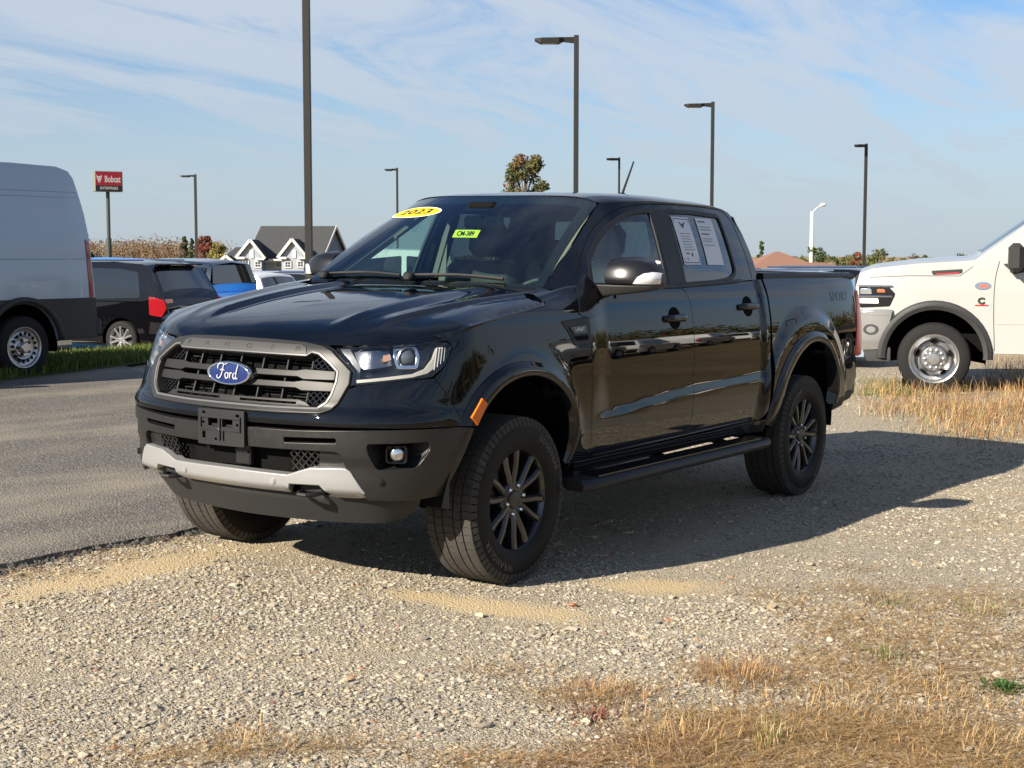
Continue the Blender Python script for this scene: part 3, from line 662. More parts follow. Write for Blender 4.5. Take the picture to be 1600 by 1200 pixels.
# fog lamps
for sg in (1, -1):
    mb = MB(); P = np.array(fog)
    A = F(P[:, 0], P[:, 1], -.004)*[1, sg, 1]; B = F(.5*P[:, 0]+.5*P[:, 0].mean(), .8*P[:, 1]+.2*P[:, 1].mean(), -.085)*[1, sg, 1]; k = len(P)
    mb.add(np.vstack([A, B]), [(i, (i+1) % k, k+(i+1) % k, k+i) for i in range(k)]+[tuple(range(k, 2*k))]); hs = mb.build('fog_lamp_housing', BLK, TR, fix=False)
    c = np.array(F(.828, .640, -.035))*[1, sg, 1]; n = np.array([.86, .5*sg, 0]); n /= np.linalg.norm(n); t = np.array([-n[1], n[0], 0])*sg
    sq = rnd([(-.046, -.040), (.046, -.040), (.046, .040), (-.046, .040)], .018)
    def ring(sc, d): return [tuple(c+t*a*sc+np.array([0, 0, b*sc])+n*d) for a, b in sq]
    k = len(sq); mb = MB(); mb.add(ring(1, -.05)+ring(1, .012)+ring(.90, .02)+ring(.80, .016)+ring(.74, -.012), [(r*k+i, r*k+(i+1) % k, (r+1)*k+(i+1) % k, (r+1)*k+i) for r in range(4) for i in range(k)]+[tuple(range(4*k, 5*k))])
    lamp = mb.build('fog_lamp', BLKG, TR, auto=35)
    mb = MB(); mb.lathe([(.016, .001), (.014, .020), (.008, .031), (-.004, .036)], 20, 'y'); o = mb.build('lens', CHR, lamp, True); o.matrix_local = Matrix.Translation(c+n*.0) @ Matrix((tuple(t), tuple(n), (0, 0, 1))).transposed().to_4x4()
# number plate bracket
pl = rnd([(-.148, .787), (.146, .789), (.149, .640), (-.146, .636)], .006)
def rc(a, b, c, d): return [(a, b), (c, b), (c, d), (a, d)]
hol = [rc(-.08, .715, -.012, .752), rc(.012, .715, .08, .752), rc(-.12, .765, -.098, .778), rc(.098, .762, .12, .776), rc(-.12, .722, -.102, .736), rc(.10, .722, .12, .736), rc(-.12, .660, -.095, .692), rc(.018, .655, .03, .700), rc(-.03, .640, .0, .650) if False else rc(-.035, .655, -.018, .668)]
PLM = lambda s, z: F(s*.9, .74+0*z, .018)*np.array([1, 1, 0])+np.stack([0*s, 0*s, z+0*s], -1)
pb = panel('plate_bracket', pl, PLM, BLK, TR, .02, holes=hol, depth=.014, edge=.002)
mb = MB()
for (a, b, c, d) in ((-.13, .758, .13, .764), (-.006, .66, .006, .755), (-.13, .700, .13, .708), (-.13, .705, -.122, .76), (.122, .705, .13, .76), (-.12, .752, .12, .758)):
    A = PLM(np.array([a, c]), np.array([b, d])); mb.box(((A[0][0]+A[1][0])/2+.003, (A[0][1]+A[1][1])/2, (b+d)/2), (.008, A[1][1]-A[0][1], d-b))
mb.build('bracket_rib', BLK, pb)
for (u, v) in ((0, .708),):
    c = PLM(np.array(u), np.array(v)); mb = MB(); mb.tube([(c[0], c[1], c[2]), (c[0]+.009, c[1], c[2])], .005, 10); mb.build('screw', CHR, pb)
# ---- grille
GP = lambda s, z: F(s, z, .012)
gf = panel('grille_frame', sym(gro)[:-1], GP, mat('frame_grey', (.032, .0318, .0315), .40, .2, spec=.3), TR, .016, holes=[sym(gri)[:-1]], depth=.05, edge=.007)
panel('grille_surround', sym([(a*1.022, .945+(b-.945)*1.055) for a, b in gro])[:-1], lambda s, z: F(s, z, -.004), BLKG, TR, .03, holes=[sym([(a*.98, .945+(b-.945)*.97) for a, b in gro])[:-1]], depth=.03)
panel('grille_backing', sym(gro)[:-1], lambda s, z: F(s, z, -.10), DARK, TR, .06, depth=0)
for ztop, zz_ in ((.974, .957), (.928, .911)):
    bp_ = [(0, zz_+.010), (.33, zz_+.010), (.375, zz_+.017), (.525, zz_+.014), (.525, zz_-.018), (.375, zz_-.020), (.345, zz_-.010), (0, zz_-.010)]
    panel('grille_bar', sym(bp_)[:-1], lambda s, z: F(s, z, -.012), GRILLE, TR, .02, depth=.03, edge=.003)
low = [(0, .848), (.37, .850), (.40, .842), (.43, .826), (0, .822)]
panel('grille_lower_bar', sym(low)[:-1], lambda s, z: F(s, z, -.010), GRILLE, TR, .02, holes=[rc(.06, .831, .36, .842), rc(-.36, .831, -.06, .842)], depth=.03, edge=.002)
mb = MB()
for s_ in (-.40, -.27, -.135, 0, .135, .27, .40):
    mb.bar(F(s_, .83, -.045), F(s_, 1.045, -.045), .007, .03, up=(1, 0, 0))
for z_ in (.855, .868, .881, .894, .99, 1.004, 1.018): mb.bar(F(-.40, z_, -.075), F(.40, z_, -.075), .004, .02, up=(1, 0, 0))
mb.build('grille_slats', BLK, TR)
for P in ([(.40, 1.035), (.44, 1.030), (.53, .975), (.53, .975), (.405, .975)], [(.40, .905), (.525, .900), (.515, .855), (.47, .832), (.40, .838)], [(.40, .955), (.53, .955), (.53, .93), (.40, .93)]):
    for Q_ in (P, mirr(P)): lattice('grille_mesh', Q_, lambda s, z: F(s, z, -.035), BLKG, TR, .030, .026, .0045, .014)
panel('grille_top_bar', sym([(0, 1.080), (.345, 1.076), (.372, 1.066), (.384, 1.040), (0, 1.043)])[:-1], lambda s, z: F(s, z, .0165), mat('top_bar_silver', (.058, .0578, .057), .42, 0, spec=.25), gf, .02, depth=.006, edge=.002)
inn_ = [(a, b) for a, b in gri]
panel('grille_inner_trim', sym([(a*1.012, .935+(b-.935)*1.045) for a, b in inn_])[:-1], lambda s, z: F(s, z, .0155), mat('inner_trim_silver', (.12, .119, .117), .40, .2, spec=.3), gf, .016, holes=[sym(inn_)[:-1]], depth=.01, edge=.002)
# embossed letters along the top bar
for i, ch in enumerate('RANGER'):
    s0 = -.335+i*.134; lettering('bar_letter', ch, .040, lambda u, v, s0=s0: F(s0+u*1.25, 1.060+v*.72, .0172), LETG, gf, bold=.0006)
# emblem
ex = float(F(0., .94, 0)[0])+.018; eb = empty('emblem', (0, 0, 0), 0, TR); n_ = 40
el = lambda a, b, d: [(ex+d, a*math.cos(2*math.pi*k/n_), .942+b*math.sin(2*math.pi*k/n_)) for k in range(n_)]
mb = MB(); R0 = [el(.126, .0515, -.045), el(.126, .0515, .004), el(.122, .048, .010), el(.115, .0435, .010), el(.112, .0415, .004)]
mb.add(sum(R0, []), [(r*n_+i, r*n_+(i+1) % n_, (r+1)*n_+(i+1) % n_, (r+1)*n_+i) for r in range(4) for i in range(n_)]); mb.build('emblem_rim', CHR, eb, True)
mb = MB(); mb.add(el(.113, .042, .005)+[(ex+.011, 0, .942)], [(i, (i+1) % n_, n_) for i in range(n_)]); mb.build('emblem_disc', BLUE, eb, True)
def strokes(name, SS, ox, oz, k, m, parent, wd=.007, xx=None):
    mb = MB()
    for S_ in SS:
        C = catmull(S_, 8); rows = []
        for i, p in enumerate(C):
            t = C[min(i+1, len(C)-1)]-C[max(i-1, 0)]; t = t/max(1e-9, np.linalg.norm(t)); n = np.array([-t[1], t[0]]); ww = wd*(.45+.55*math.sin(math.pi*(.08+.84*i/(len(C)-1))))*(.55+.45*abs(t[1]))
            for sg in (-1, 1): q = p*k+n*ww*sg; rows.append((xx, ox+q[0], oz+q[1]))
        mb.add(rows, [(2*i, 2*i+1, 2*i+3, 2*i+2) for i in range(len(C)-1)])
    return mb.build(name, m, parent)
FS = [[(.02, .62), (.06, .80), (.25, .90), (.52, .86), (.70, .92)], [(.44, .88), (.36, .60), (.24, .28), (.08, .14), (-.04, .22), (.02, .32)], [(.18, .56), (.34, .60), (.50, .55)],
      [(.66, .46), (.56, .42), (.53, .28), (.60, .16), (.70, .22), (.74, .36), (.66, .46), (.78, .42)], [(.84, .46), (.86, .34), (.82, .17)], [(.85, .34), (.93, .46), (1.0, .44)],
      [(1.24, .44), (1.12, .44), (1.06, .28), (1.12, .16), (1.22, .24), (1.27, .44)], [(1.42, .88), (1.32, .62), (1.25, .28), (1.28, .16), (1.38, .22)]]
strokes('emblem_script', FS, -.060, .942-.036, .086, mat('script_silver', (.5, .5, .5), .4), eb, .0026, ex+.0125)
# ---- headlights
hl = [(.510, 1.068), (.579, 1.074), (.700, 1.082), (.830, 1.090), (1.030, 1.100), (1.075, 1.100), (1.094, 1.082), (1.079, 1.046), (1.048, .998), (.992, .958), (.906, .947), (.741, .930), (.622, .920), (.606, .914), (.613, .940), (.613, .975), (.575, 1.015)]
for mr in (False, True):
    sg = -1 if mr else 1
    hb = panel('headlight', hl, lambda s, z: F(s, z, -.075), BLKG, TR, .04, depth=0, mirror=mr)
    panel('lens_cover', hl, lambda s, z: F(s, z, -.002), CLR, hb, .03, depth=.075, edge=.003, gap=.002, mirror=mr)
    refl = [(.578, 1.050), (.800, 1.066), (.815, 1.000), (.66, .984), (.640, .990)]
    panel('reflector', refl, lambda s, z: F(s, z, -.058+.028*np.sin(np.clip((s-.57)/.25, 0, 1)*3.1)), mat('reflector_chrome', (.30, .30, .31), .2, 1.), hb, .02, depth=.02, mirror=mr)
    panel('turn_bulb', [(.765, 1.042), (.798, 1.042), (.798, 1.022), (.765, 1.018)], lambda s, z: F(s, z, -.022), mat('amber_bulb', (.36, .20, .13), .4), hb, .03, depth=.01, mirror=mr)
    bez = rnd([(.822, 1.078), (.942, 1.082), (.950, 1.040), (.936, .992), (.836, .990), (.822, 1.030)], .015)
    panel('projector_bezel', bez, lambda s, z: F(s, z, -.020), CHR, hb, .015, holes=[inset(np.array(bez), .011 if area(np.array(bez)) > 0 else .011)], depth=.05, edge=.003, mirror=mr)
    c = np.array(F(.900, 1.034, -.045))*[1, sg, 1]; n = np.array(F(.86, 1.034, .1))-np.array(F(.86, 1.034, 0)); n = n/np.linalg.norm(n)*[1, sg, 1]; t = np.cross(n, (0, 0, 1))
    B4 = Matrix.Translation(c) @ Matrix((tuple(t), tuple(n), (0, 0, 1))).transposed().to_4x4()
    mb = MB(); mb.lathe([(-.02, .044), (.018, .044), (.022, .040), (.012, .036)], 24, 'y'); o = mb.build('projector_ring', STEEL, hb, auto=40); o.matrix_local = B4
    mb = MB(); mb.lathe([(.030, .0005), (.028, .014), (.022, .026), (.010, .035), (-.005, .037)], 24, 'y'); o = mb.build('projector_lens', mat('projector_glass', (.10, .12, .14), .03, .3, 1.), hb, True); o.matrix_local = B4
    drl = [(.632, .940), (.741, .950), (.906, .967), (.966, .988), (1.008, 1.030), (1.030, 1.074), (1.060, 1.078), (1.044, 1.035), (1.016, .998), (.975, .973), (.906, .957), (.741, .941), (.634, .931)]
    panel('running_light', drl, lambda s, z: F(s, z, -.012), mat('light_guide', (.42, .39, .34), .3), hb, .02, depth=.02, edge=.003, mirror=mr)
    mb = MB()
    for k in range(4):
        a = .985+k*.016; mb.bar(np.array(F(a+.02, .985+.012*k, -.008))*[1, sg, 1], np.array(F(a+.045-.004*k, 1.076, -.008))*[1, sg, 1], .003, .004)
    mb.build('light_rib', mat('rib_grey', (.09, .088, .085), .4), hb)
    panel('inner_trim', [(.515, 1.066), (.56, 1.072), (.635, .99), (.630, .925), (.610, .918), (.616, .975), (.578, 1.018)], lambda s, z: F(s, z, -.040), mat('lamp_trim', (.12, .125, .13), .25, .6), hb, .02, depth=.02, mirror=mr)
# ---- hood
hf = [(float(hood_lead(y)[0]), float(y)) for y in np.linspace(0, .815, 16)]
hs_ = []
for x, y in hf: hs_.append((x-.003, y/float(seamy(x)) if y/float(seamy(x)) < 1 else 1.))
side_x = np.linspace(hs_[-1][0]-.03, -.245, 16)
half = [(a, min(b, 1.)) for a, b in hs_ if b < .99]+[(float(x), 1.) for x in side_x]+[(-.285, .97), (-.32, .90), (-.355, .75), (-.36, .5), (-.355, .25), (-.35, 0)]
HoodMap = lambda x, v: Hd(x, v)
outl = half+[(a, -b) for a, b in half[::-1]][1:-1]
panel('hood', outl, HoodMap, PAINT, TR, .022, depth=.03, edge=.003)
panel('cowl', [(-.30, -.92), (-.30, .92), (-.48, .86), (-.46, .5), (-.43, 0), (-.46, -.5), (-.48, -.86)], lambda x, v: Hd(x, v)-np.array([0, 0, .022]), BLK, TR, .05, depth=.02, flip=False)
# wipers
for y0, y1 in ((-.63, -.08), (-.05, .52)):
    mb = MB(); a = np.array([-.36, y0, 1.335]); P = []
    for t in np.linspace(0, 1, 10):
        y = y0+(y1-y0)*t; p = WS(np.array(y/.727), np.array(.035+.02*math.sin(3.1*t)), .018); P.append(tuple(p))
    mb.tube(P, .008, 6); mb.tube([(p[0]-.006, p[1], p[2]-.006) for p in P], .005, 4)
    q = WS(np.array((y0+.12*(y1-y0))/.727), np.array(.0), .02); mb.box((q[0]+.02, q[1], q[2]+.012), (.07, .055, .045), 0, bev=.012); mb.tube([(q[0]+.02, q[1], q[2]+.02), P[5]], .007, 6)
    mb.build('wiper', BLK, TR, auto=40)
# ---- windscreen, roof, cab sides
ws_o = rnd([(-1, .0), (1, .0), (1, 1.), (-1, 1.)], .05)
ws = panel('windshield', ws_o, WS, WGL, TR, .06, depth=0)
panel('windshield_frit', rnd([(-1, -.01), (1, -.01), (1, 1.), (-1, 1.)], .05), lambda a, t: WS(a, t, -.006), BLKG, ws, .05, holes=[rnd([(-.935, .035), (.935, .035), (.905, .90), (.18, .90), (.14, .80), (-.14, .80), (-.18, .90), (-.905, .90)], .04)], depth=0)
cs = [(-.41, 1.300), (-.40, 1.225), (-.70, 1.225), (-.72, 1.304), (-1.0, 1.316), (-1.6, 1.322), (-2.25, 1.342), (-2.62, 1.351), (-2.627, 1.40), (-2.618, 1.505), (-2.588, 1.617), (-2.545, 1.695), (-2.485, 1.735), (-2.40, 1.754), (-2.2, 1.767), (-1.6, 1.767), (-1.35, 1.757), (-1.15, 1.738), (-.80, 1.533), (-.62, 1.428)]
fw_ = rnd([(-.775, 1.335), (-.845, 1.455), (-1.00, 1.553), (-1.15, 1.627), (-1.30, 1.684), (-1.42, 1.704), (-1.508, 1.707), (-1.455, 1.325)], [.02, .02, .05, .05, .05, .03, .012, .012])
rw_ = rnd([(-1.672, 1.334), (-1.682, 1.713), (-1.95, 1.716), (-2.305, 1.704), (-2.318, 1.445), (-2.318, 1.395), (-2.24, 1.362), (-2.04, 1.345)], [.012, .015, .05, .03, .05, .03, .05, .05])
for mr in (False, True):
    cp = panel('cab_frame', cs, G, PAINT, TR, .022, holes=[inset(np.array(fw_), -.012), inset(np.array(rw_), -.012)], depth=.03, mirror=mr, flip=True)
    D1, D2 = ((DOORF, DOORR), (DOORF2, DOORR2))[mr]
    panel('window_glass', inset(np.array(fw_), -.014), lambda x, z: G(x, z, -.008), SGL, D1, .06, depth=0, mirror=mr, flip=True)
    panel('window_glass', inset(np.array(rw_), -.014), lambda x, z: G(x, z, -.008), RGL, D2, .06, depth=0, mirror=mr, flip=True)
    panel('pillar_cover', rnd([(-1.478, 1.328), (-1.525, 1.720), (-1.662, 1.722), (-1.648, 1.332)], .008), lambda x, z: G(x, z, .003), BLK, cp, .04, depth=.004, mirror=mr, flip=True)
    for P, D in ((fw_, D1), (rw_, D2)):
        panel('window_seal', inset(np.array(P), -.016), lambda x, z: G(x, z, .0015), BLK, D, .03, holes=[inset(np.array(P), .004)], depth=.012, edge=.002, mirror=mr, flip=True)
    dl = catmull([(-.70, 1.375), (-.80, 1.475), (-.93, 1.568), (-1.10, 1.655), (-1.27, 1.717), (-1.45, 1.742), (-1.65, 1.752), (-2.2, 1.751), (-2.40, 1.735), (-2.475, 1.685), (-2.515, 1.55), (-2.535, 1.45), (-2.535, 1.36)], 8)
    mb = MB(); mb.tube([tuple(G(np.array(x), np.array(z), -.0015)*[1, -1 if mr else 1, 1]) for x, z in dl], .0032, 5); mb.build('door_seam', DARK, cp)
    panel('belt_moulding', [(-.70, 1.304), (-1.6, 1.313), (-2.36, 1.338), (-2.36, 1.352), (-1.6, 1.327), (-.70, 1.318)], lambda x, z: G(x, z, .006), BLK, cp, .05, depth=.012, edge=.002, mirror=mr, flip=True)
    panel('mirror_sail', rnd([(-.50, 1.195), (-.60, 1.176), (-.72, 1.20), (-.72, 1.335), (-.670, 1.385), (-.585, 1.325)], .015), lambda x, z: np.stack([x, np.maximum(FX(x, z)[..., 1], G(x, z)[..., 1])+.005, z], -1), BLKG, D1, .03, depth=.01, mirror=mr, flip=True)
roof_o = [(-1.058-.09*min(1, (v*1.01)**2), v) for v in np.linspace(-.985, .985, 17)]+[(-1.18, 1.), (-1.6, 1.), (-2.0, 1.), (-2.4, 1.), (-2.50, .97), (-2.555, .85), (-2.57, .4), (-2.57, -.4), (-2.555, -.85), (-2.50, -.97), (-2.4, -1.), (-2.0, -1.), (-1.6, -1.), (-1.18, -1.)]
roof = panel('roof', roof_o, RF, PAINT, TR, .035, depth=.03, flip=False)
panel('headliner', inset(np.array(roof_o), .04), lambda x, v: RF(x, v)-np.array([0, 0, .035]), mat('dark_headliner', (.05, .05, .052), .9), TR, .1, depth=0)
# cab rear wall with window
rwm = lambda y, z: np.stack([-2.60+.10*np.clip((z-1.35)/.42, 0, 1)**2.2+0*y-.0*y, y+0*z, z+0*y], -1)
panel('cab_rear', [(-.80, 1.0), (.80, 1.0), (.82, 1.36), (.70, 1.71), (.60, 1.755), (-.60, 1.755), (-.70, 1.71), (-.82, 1.36)], rwm, PAINT, TR, .06, holes=[rnd([(-.60, 1.40), (.60, 1.40), (.54, 1.69), (-.54, 1.69)], .05)], depth=.02, flip=True)
panel('rear_window', rnd([(-.61, 1.39), (.61, 1.39), (.55, 1.70), (-.55, 1.70)], .05), lambda y, z: rwm(y, z)+np.array([.008, 0, 0]), RGL, TR, .1, depth=0)
for sg in (1, -1): strip('cab_rear_corner', [[(-2.60+.0*k, sg*.838, z) if k == 0 else (-2.635, sg*.80, z) if k == 1 else (-2.61, sg*.74, z) for k in range(3)] for z in (.60, 1.0, 1.35)], PAINT, TR)
xs_c = np.linspace(-.245, -.66, 12); zs_c = np.interp(-xs_c, [.245, .42, .56, .66], [1.262, 1.284, 1.299, 1.302])
for mr in (False, True):
    rows = []
    for x, z in zip(xs_c, zs_c):
        a = FX(x, z); b = G(np.array(x), np.array(z+.03)); rows.append([tuple(a-[0, .002, .012]), tuple(a+[0, -.006, .002]), tuple(a*.5+b*.5+[0, 0, .012]), tuple(b+[0, -.01, .0])])
    strip('cowl_side', rows, PAINT, TR, mr)
# antenna
mb = MB(); mb.add([(-2.33, -.03, 1.79), (-2.33, .03, 1.79), (-2.48, .032, 1.77), (-2.48, -.032, 1.77), (-2.455, -.006, 1.855), (-2.455, .006, 1.855), (-2.41, .006, 1.853), (-2.41, -.006, 1.853)], [(0, 1, 6, 7), (1, 2, 5, 6), (2, 3, 4, 5), (3, 0, 7, 4), (4, 5, 6, 7)])
mb.tube([(-2.435, 0, 1.84), (-2.57, 0, 2.048)], [.008, .005], 8); mb.build('antenna', BLK, TR)
# ---- mirrors
for sg in (1, -1):
    hd = empty('side_mirror', (-.12, -sg*.06, 0), 0, TR)
    A = []
    secs = [(.905, 1.345, 1.435, .10), (.93, 1.335, 1.460, .15), (1.00, 1.332, 1.470, .17), (1.08, 1.332, 1.463, .165), (1.14, 1.334, 1.440, .14), (1.168, 1.338, 1.405, .09)]
    rows = []
    for y, z0, z1, dp in secs:
        sec = rnd([(-.80, z0), (-.80+dp, z0), (-.80+dp*.82, z1-.012), (-.80+.01, z1)], [.005, .04, .06, .01], 5); rows.append([(x+(y-1.03)*-.18, sg*y, z) for x, z in sec])
    o = strip('mirror_cap', rows, mat('satin_black', (.010, .010, .012), .28), hd, closed=True); bmm = bmesh.new(); bmm.from_mesh(o.data); bmesh.ops.holes_fill(bmm, edges=bmm.edges, sides=60); bmesh.ops.recalc_face_normals(bmm, faces=bmm.faces); bmm.to_mesh(o.data); bmm.free(); o.data.polygons.foreach_set('use_smooth', [True]*len(o.data.polygons)); o.data.set_sharp_from_angle(angle=R_(40))
    rows = []
    for y, z0, z1, dp in ((.80, 1.255, 1.330, .13), (.86, 1.262, 1.332, .15), (.95, 1.278, 1.331, .175), (1.05, 1.290, 1.331, .175), (1.14, 1.304, 1.333, .145), (1.176, 1.314, 1.336, .10)):
        sec = rnd([(-.80, z0+.012), (-.80+dp*.8, z0), (-.80+dp*1.02, z1), (-.80, z1)], .012, 3); rows.append([(x+(y-1.03)*-.18, sg*y, z) for x, z in sec])
    o = strip('mirror_arm', rows, mat('mirror_grey', (.035, .034, .033), .5, bump=.05, bscale=500), hd, closed=True); bmm = bmesh.new(); bmm.from_mesh(o.data); bmesh.ops.holes_fill(bmm, edges=bmm.edges, sides=60); bmesh.ops.recalc_face_normals(bmm, faces=bmm.faces); bmm.to_mesh(o.data); bmm.free(); o.data.set_sharp_from_angle(angle=R_(40))
    mb = MB(); mb.box((-.685, sg*.965, 1.30), (.02, .004, .07), 0); mb.build('arm_joint', DARK, hd)
    rows = []
    for y, z0, z1, x in ((1.075, 1.340, 1.345, -.652), (1.095, 1.339, 1.372, -.654), (1.12, 1.339, 1.388, -.664), (1.15, 1.339, 1.394, -.688), (1.168, 1.339, 1.392, -.716), (1.176, 1.340, 1.388, -.75)):
        rows.append([(x-.02, sg*(y+.003), z0), (x, sg*(y+.004), z0), (x-.006, sg*(y+.004), z1), (x-.03, sg*y, z1+.004)])
    strip('turn_signal', rows, mat('signal_lens', (.72, .72, .74), .15, .2, 1.), hd)
    mb = MB(); mb.box((-.812, sg*1.04, 1.40), (.006, .20, .10), 0); mb.build('mirror_glass', CHR, hd)
# ---- door handles
for (x0, x1, z, D, D_2) in ((-1.358, -1.609, 1.153, DOORF, DOORF2), (-2.262, -2.528, 1.198, DOORR, DOORR2)):
    for sg, dd in ((1, D), (-1, D_2)):
        xm = (x0+x1)/2; y = float(FX(xm, z)[1])
        mb = MB(); cup = [(xm+.065*math.cos(a), .058*math.sin(a)) for a in np.linspace(0, 2*math.pi, 24, endpoint=False)]
        V = [(a, sg*(float(FX(a, z+b)[1])+.0025), z+b) for a, b in cup]+[(xm, sg*(y-.0+.003), z)]
        mb.add(V, [(i, (i+1) % 24, 24) for i in range(24)]); hc = mb.build('handle_cup', DARK, dd, True)
        rows = []
        for t in np.linspace(0, 1, 11):
            x = x0+(x1-x0)*t; h = .020*min(1, math.sin(math.pi*t)*2.2+.18); dy = .008+.032*min(1, math.sin(math.pi*t)*1.8); yy = float(FX(x, z)[1])
            rows.append([(x, sg*(yy+dy*q-.001), z+h*r) for q, r in ((0, .75), (.5, 1.0), (.85, .75), (1, 0), (.85, -.75), (.5, -1.), (0, -.75))])
        strip('door_handle', rows, BLKG, dd)
# fender vent
for mr in (False, True):
    v = panel('fender_vent', rnd([(-.335, 1.165), (-.572, 1.180), (-.582, 1.058), (-.440, 1.056), (-.385, 1.12)], .012), lambda x, z: FX(x, z, .004), BLK, TR, .03, depth=.008, edge=.003, mirror=mr, flip=True)
    panel('vent_badge', rnd([(-.395, 1.138), (-.545, 1.146), (-.548, 1.108), (-.43, 1.106)], .006), lambda x, z: FX(x, z, .010), BLKG, v, .03, depth=.006, mirror=mr, flip=True)
    panel('vent_slot', rnd([(-.425, 1.095), (-.555, 1.098), (-.558, 1.076), (-.455, 1.074)], .006), lambda x, z: FX(x, z, .0075), DARK, v, .03, depth=.0, mirror=mr, flip=True)
    lettering('vent_letters', 'LARIAT', .026, (lambda u, q: FX(-.478-u, 1.126+q, .0115)) if not mr else (lambda u, q: FX(-.478+u, 1.126+q, .0115)), WHT, v, mirror=mr)
    lettering('bed_decal', 'SPORT', .085, (lambda u, q: FX(-3.78-u, 1.235+q, .0015)) if not mr else (lambda u, q: FX(-3.78+u, 1.235+q, .0015)), mat('decal_grey', (.045, .05, .055), .35, spec=.5), TR, shear=.25, mirror=mr, sx_=1.35)
    # fuel door seam
    if not mr:
        P = rnd([(-2.86, 1.10), (-2.99, 1.115), (-2.985, .985), (-2.89, .955)], .02)
        mb = MB(); PP = [tuple(FX(a, b, .0005)) for a, b in P]; mb.tube(PP+[PP[0]], .0025, 4); mb.build('fuel_door_seam', DARK, TR)
# ---- bed: tonneau, tailgate, lights, bumper
mb = MB(); mb.box((-3.42, 0, 1.362), (1.50, 1.66, .035), 0, bev=.012); mb.build('tonneau_cover', BLK, TR)
for sg in (1, -1):
    rows = [[(x, sg*(float(FX(x, 1.372)[1])+d), z) for d, z in ((.006, 1.352), (.010, 1.372), (.0, 1.386), (-.06, 1.389), (-.10, 1.375))] for x in np.linspace(-2.66, -4.16, 16)]
    strip('bed_rail_cap', rows, BLK, TR)
tg = lambda y, z: np.stack([-4.345+.03*np.clip((1.05-z)/.4, 0, 1)+.02*(y/.8)**2, y+0*z, z+0*y], -1)
panel('tailgate', rnd([(-.74, .72), (.74, .72), (.74, 1.385), (-.74, 1.385)], .02), tg, PAINT, TR, .06, depth=.05, flip=True)
lettering('tailgate_letters', 'RANGER', .13, lambda u, v: tg(-u, 1.10+v)-np.array([.003, 0, 0]), GUN, TR, bold=.002, sx_=1.5)
for mr in (False, True):
    sg = -1 if mr else 1
    tl = rnd([(5.722, 1.270), (5.704, 1.20), (5.676, 1.05), (5.644, .90), (5.626, .846), (5.70, .838), (5.82, .84), (5.83, 1.05), (5.83, 1.27)], .012)
    panel('tail_light', tl, lambda s, z: F(s, z, .004), mat('tail_lamp_red', (.55, .008, .014), .22, spec=.25), TR, .03, depth=.03, edge=.006, mirror=mr)
mb = MB(); mb.box((-4.30, 0, .62), (.20, 1.56, .17), 0, bev=.03); mb.build('rear_bumper', BLKG, TR)
both('bed_lower_trim', xz2s([(-3.70, .572), (-4.02, .602), (-4.10, .60), (-4.06, .555), (-3.72, .510), (-3.66, .50), (-3.66, .56)]), lambda s, z: F(s, z, -.004), BLK, TR, .03)
# ---- running boards
for sg in (1, -1):
    mb = MB()
    sec = rnd([(.86, .430), (1.005, .425), (1.030, .400), (1.015, .372), (.90, .378)], .012, 3)
    xs_ = [-.40, -.47, -1.2, -2.0, -2.42, -2.50]; rows = []
    for i, x in enumerate(xs_):
        e = (.82, 1, 1, 1, 1, .85)[i]; dz = .012*(-x-.4)/2.; rows.append([(x, sg*(.86+(a-.86)*e), b+dz) for a, b in sec])
    rb = strip('running_board', rows, BLK, TR, closed=True); bmm = bmesh.new(); bmm.from_mesh(rb.data); bmesh.ops.holes_fill(bmm, edges=bmm.edges, sides=60); bmesh.ops.recalc_face_normals(bmm, faces=bmm.faces); bmm.to_mesh(rb.data); bmm.free(); rb.data.set_sharp_from_angle(angle=R_(35))
    for k in range(6):
        y = .885+k*.020; mb.bar((-.55, sg*y, .432), (-2.38, sg*y, .443), .009, .006)
    mb.build('step_tread', BLKG, rb)
    for x in (-.72, -1.45, -2.22): mb = MB(); mb.bar((x, sg*.95, .39), (x, sg*.62, .47), .06, .03); mb.build('step_bracket', BLK, rb)
# ---- underbody
mb = MB(); mb.box((-1.75, 0, .60), (4.6, 1.30, .10), 0)
for sg in (1, -1): mb.bar((.70, sg*.40, .50), (-4.25, sg*.42, .56), .08, .16)
mb.box((-.75, .1, .43), (.7, .35, .2), 0); mb.box((-2.2, .35, .47), (.9, .30, .2), 0); mb.tube([(-1.1, -.2, .45), (-2.3, -.25, .45), (-3.0, -.3, .5), (-4.2, -.5, .48)], .04, 8)
mb.tube([(-3.221, -.70, .39), (-3.221, .70, .39)], .05, 10); mb.lathe([(-.16, .02), (-.12, .12), (.12, .12), (.16, .02)], 16, 'y', 0, (-3.25, .05, .39)); mb.tube([(-1.1, 0, .46), (-3.1, .05, .40)], .045, 10)
mb.tube([(0, -.70, .38), (0, .70, .38)], .035, 8); mb.box((0., 0, .36), (.30, .35, .16), 0); mb.box((.45, 0, .40), (.40, .9, .12), 0)
for sg in (1, -1): mb.bar((.12, sg*.35, .34), (.0, sg*.70, .30), .06, .04); mb.bar((-.12, sg*.35, .34), (.0, sg*.70, .30), .06, .04); mb.tube([(-.02, sg*.58, .32), (-.02, sg*.52, .85)], .055, 10)
for sg in (1, -1): mb.bar((-2.65, sg*.55, .46), (-3.22, sg*.55, .36), .06, .04); mb.bar((-3.22, sg*.55, .36), (-3.9, sg*.55, .50), .06, .04)
mb.build('underbody', DARK, TR)
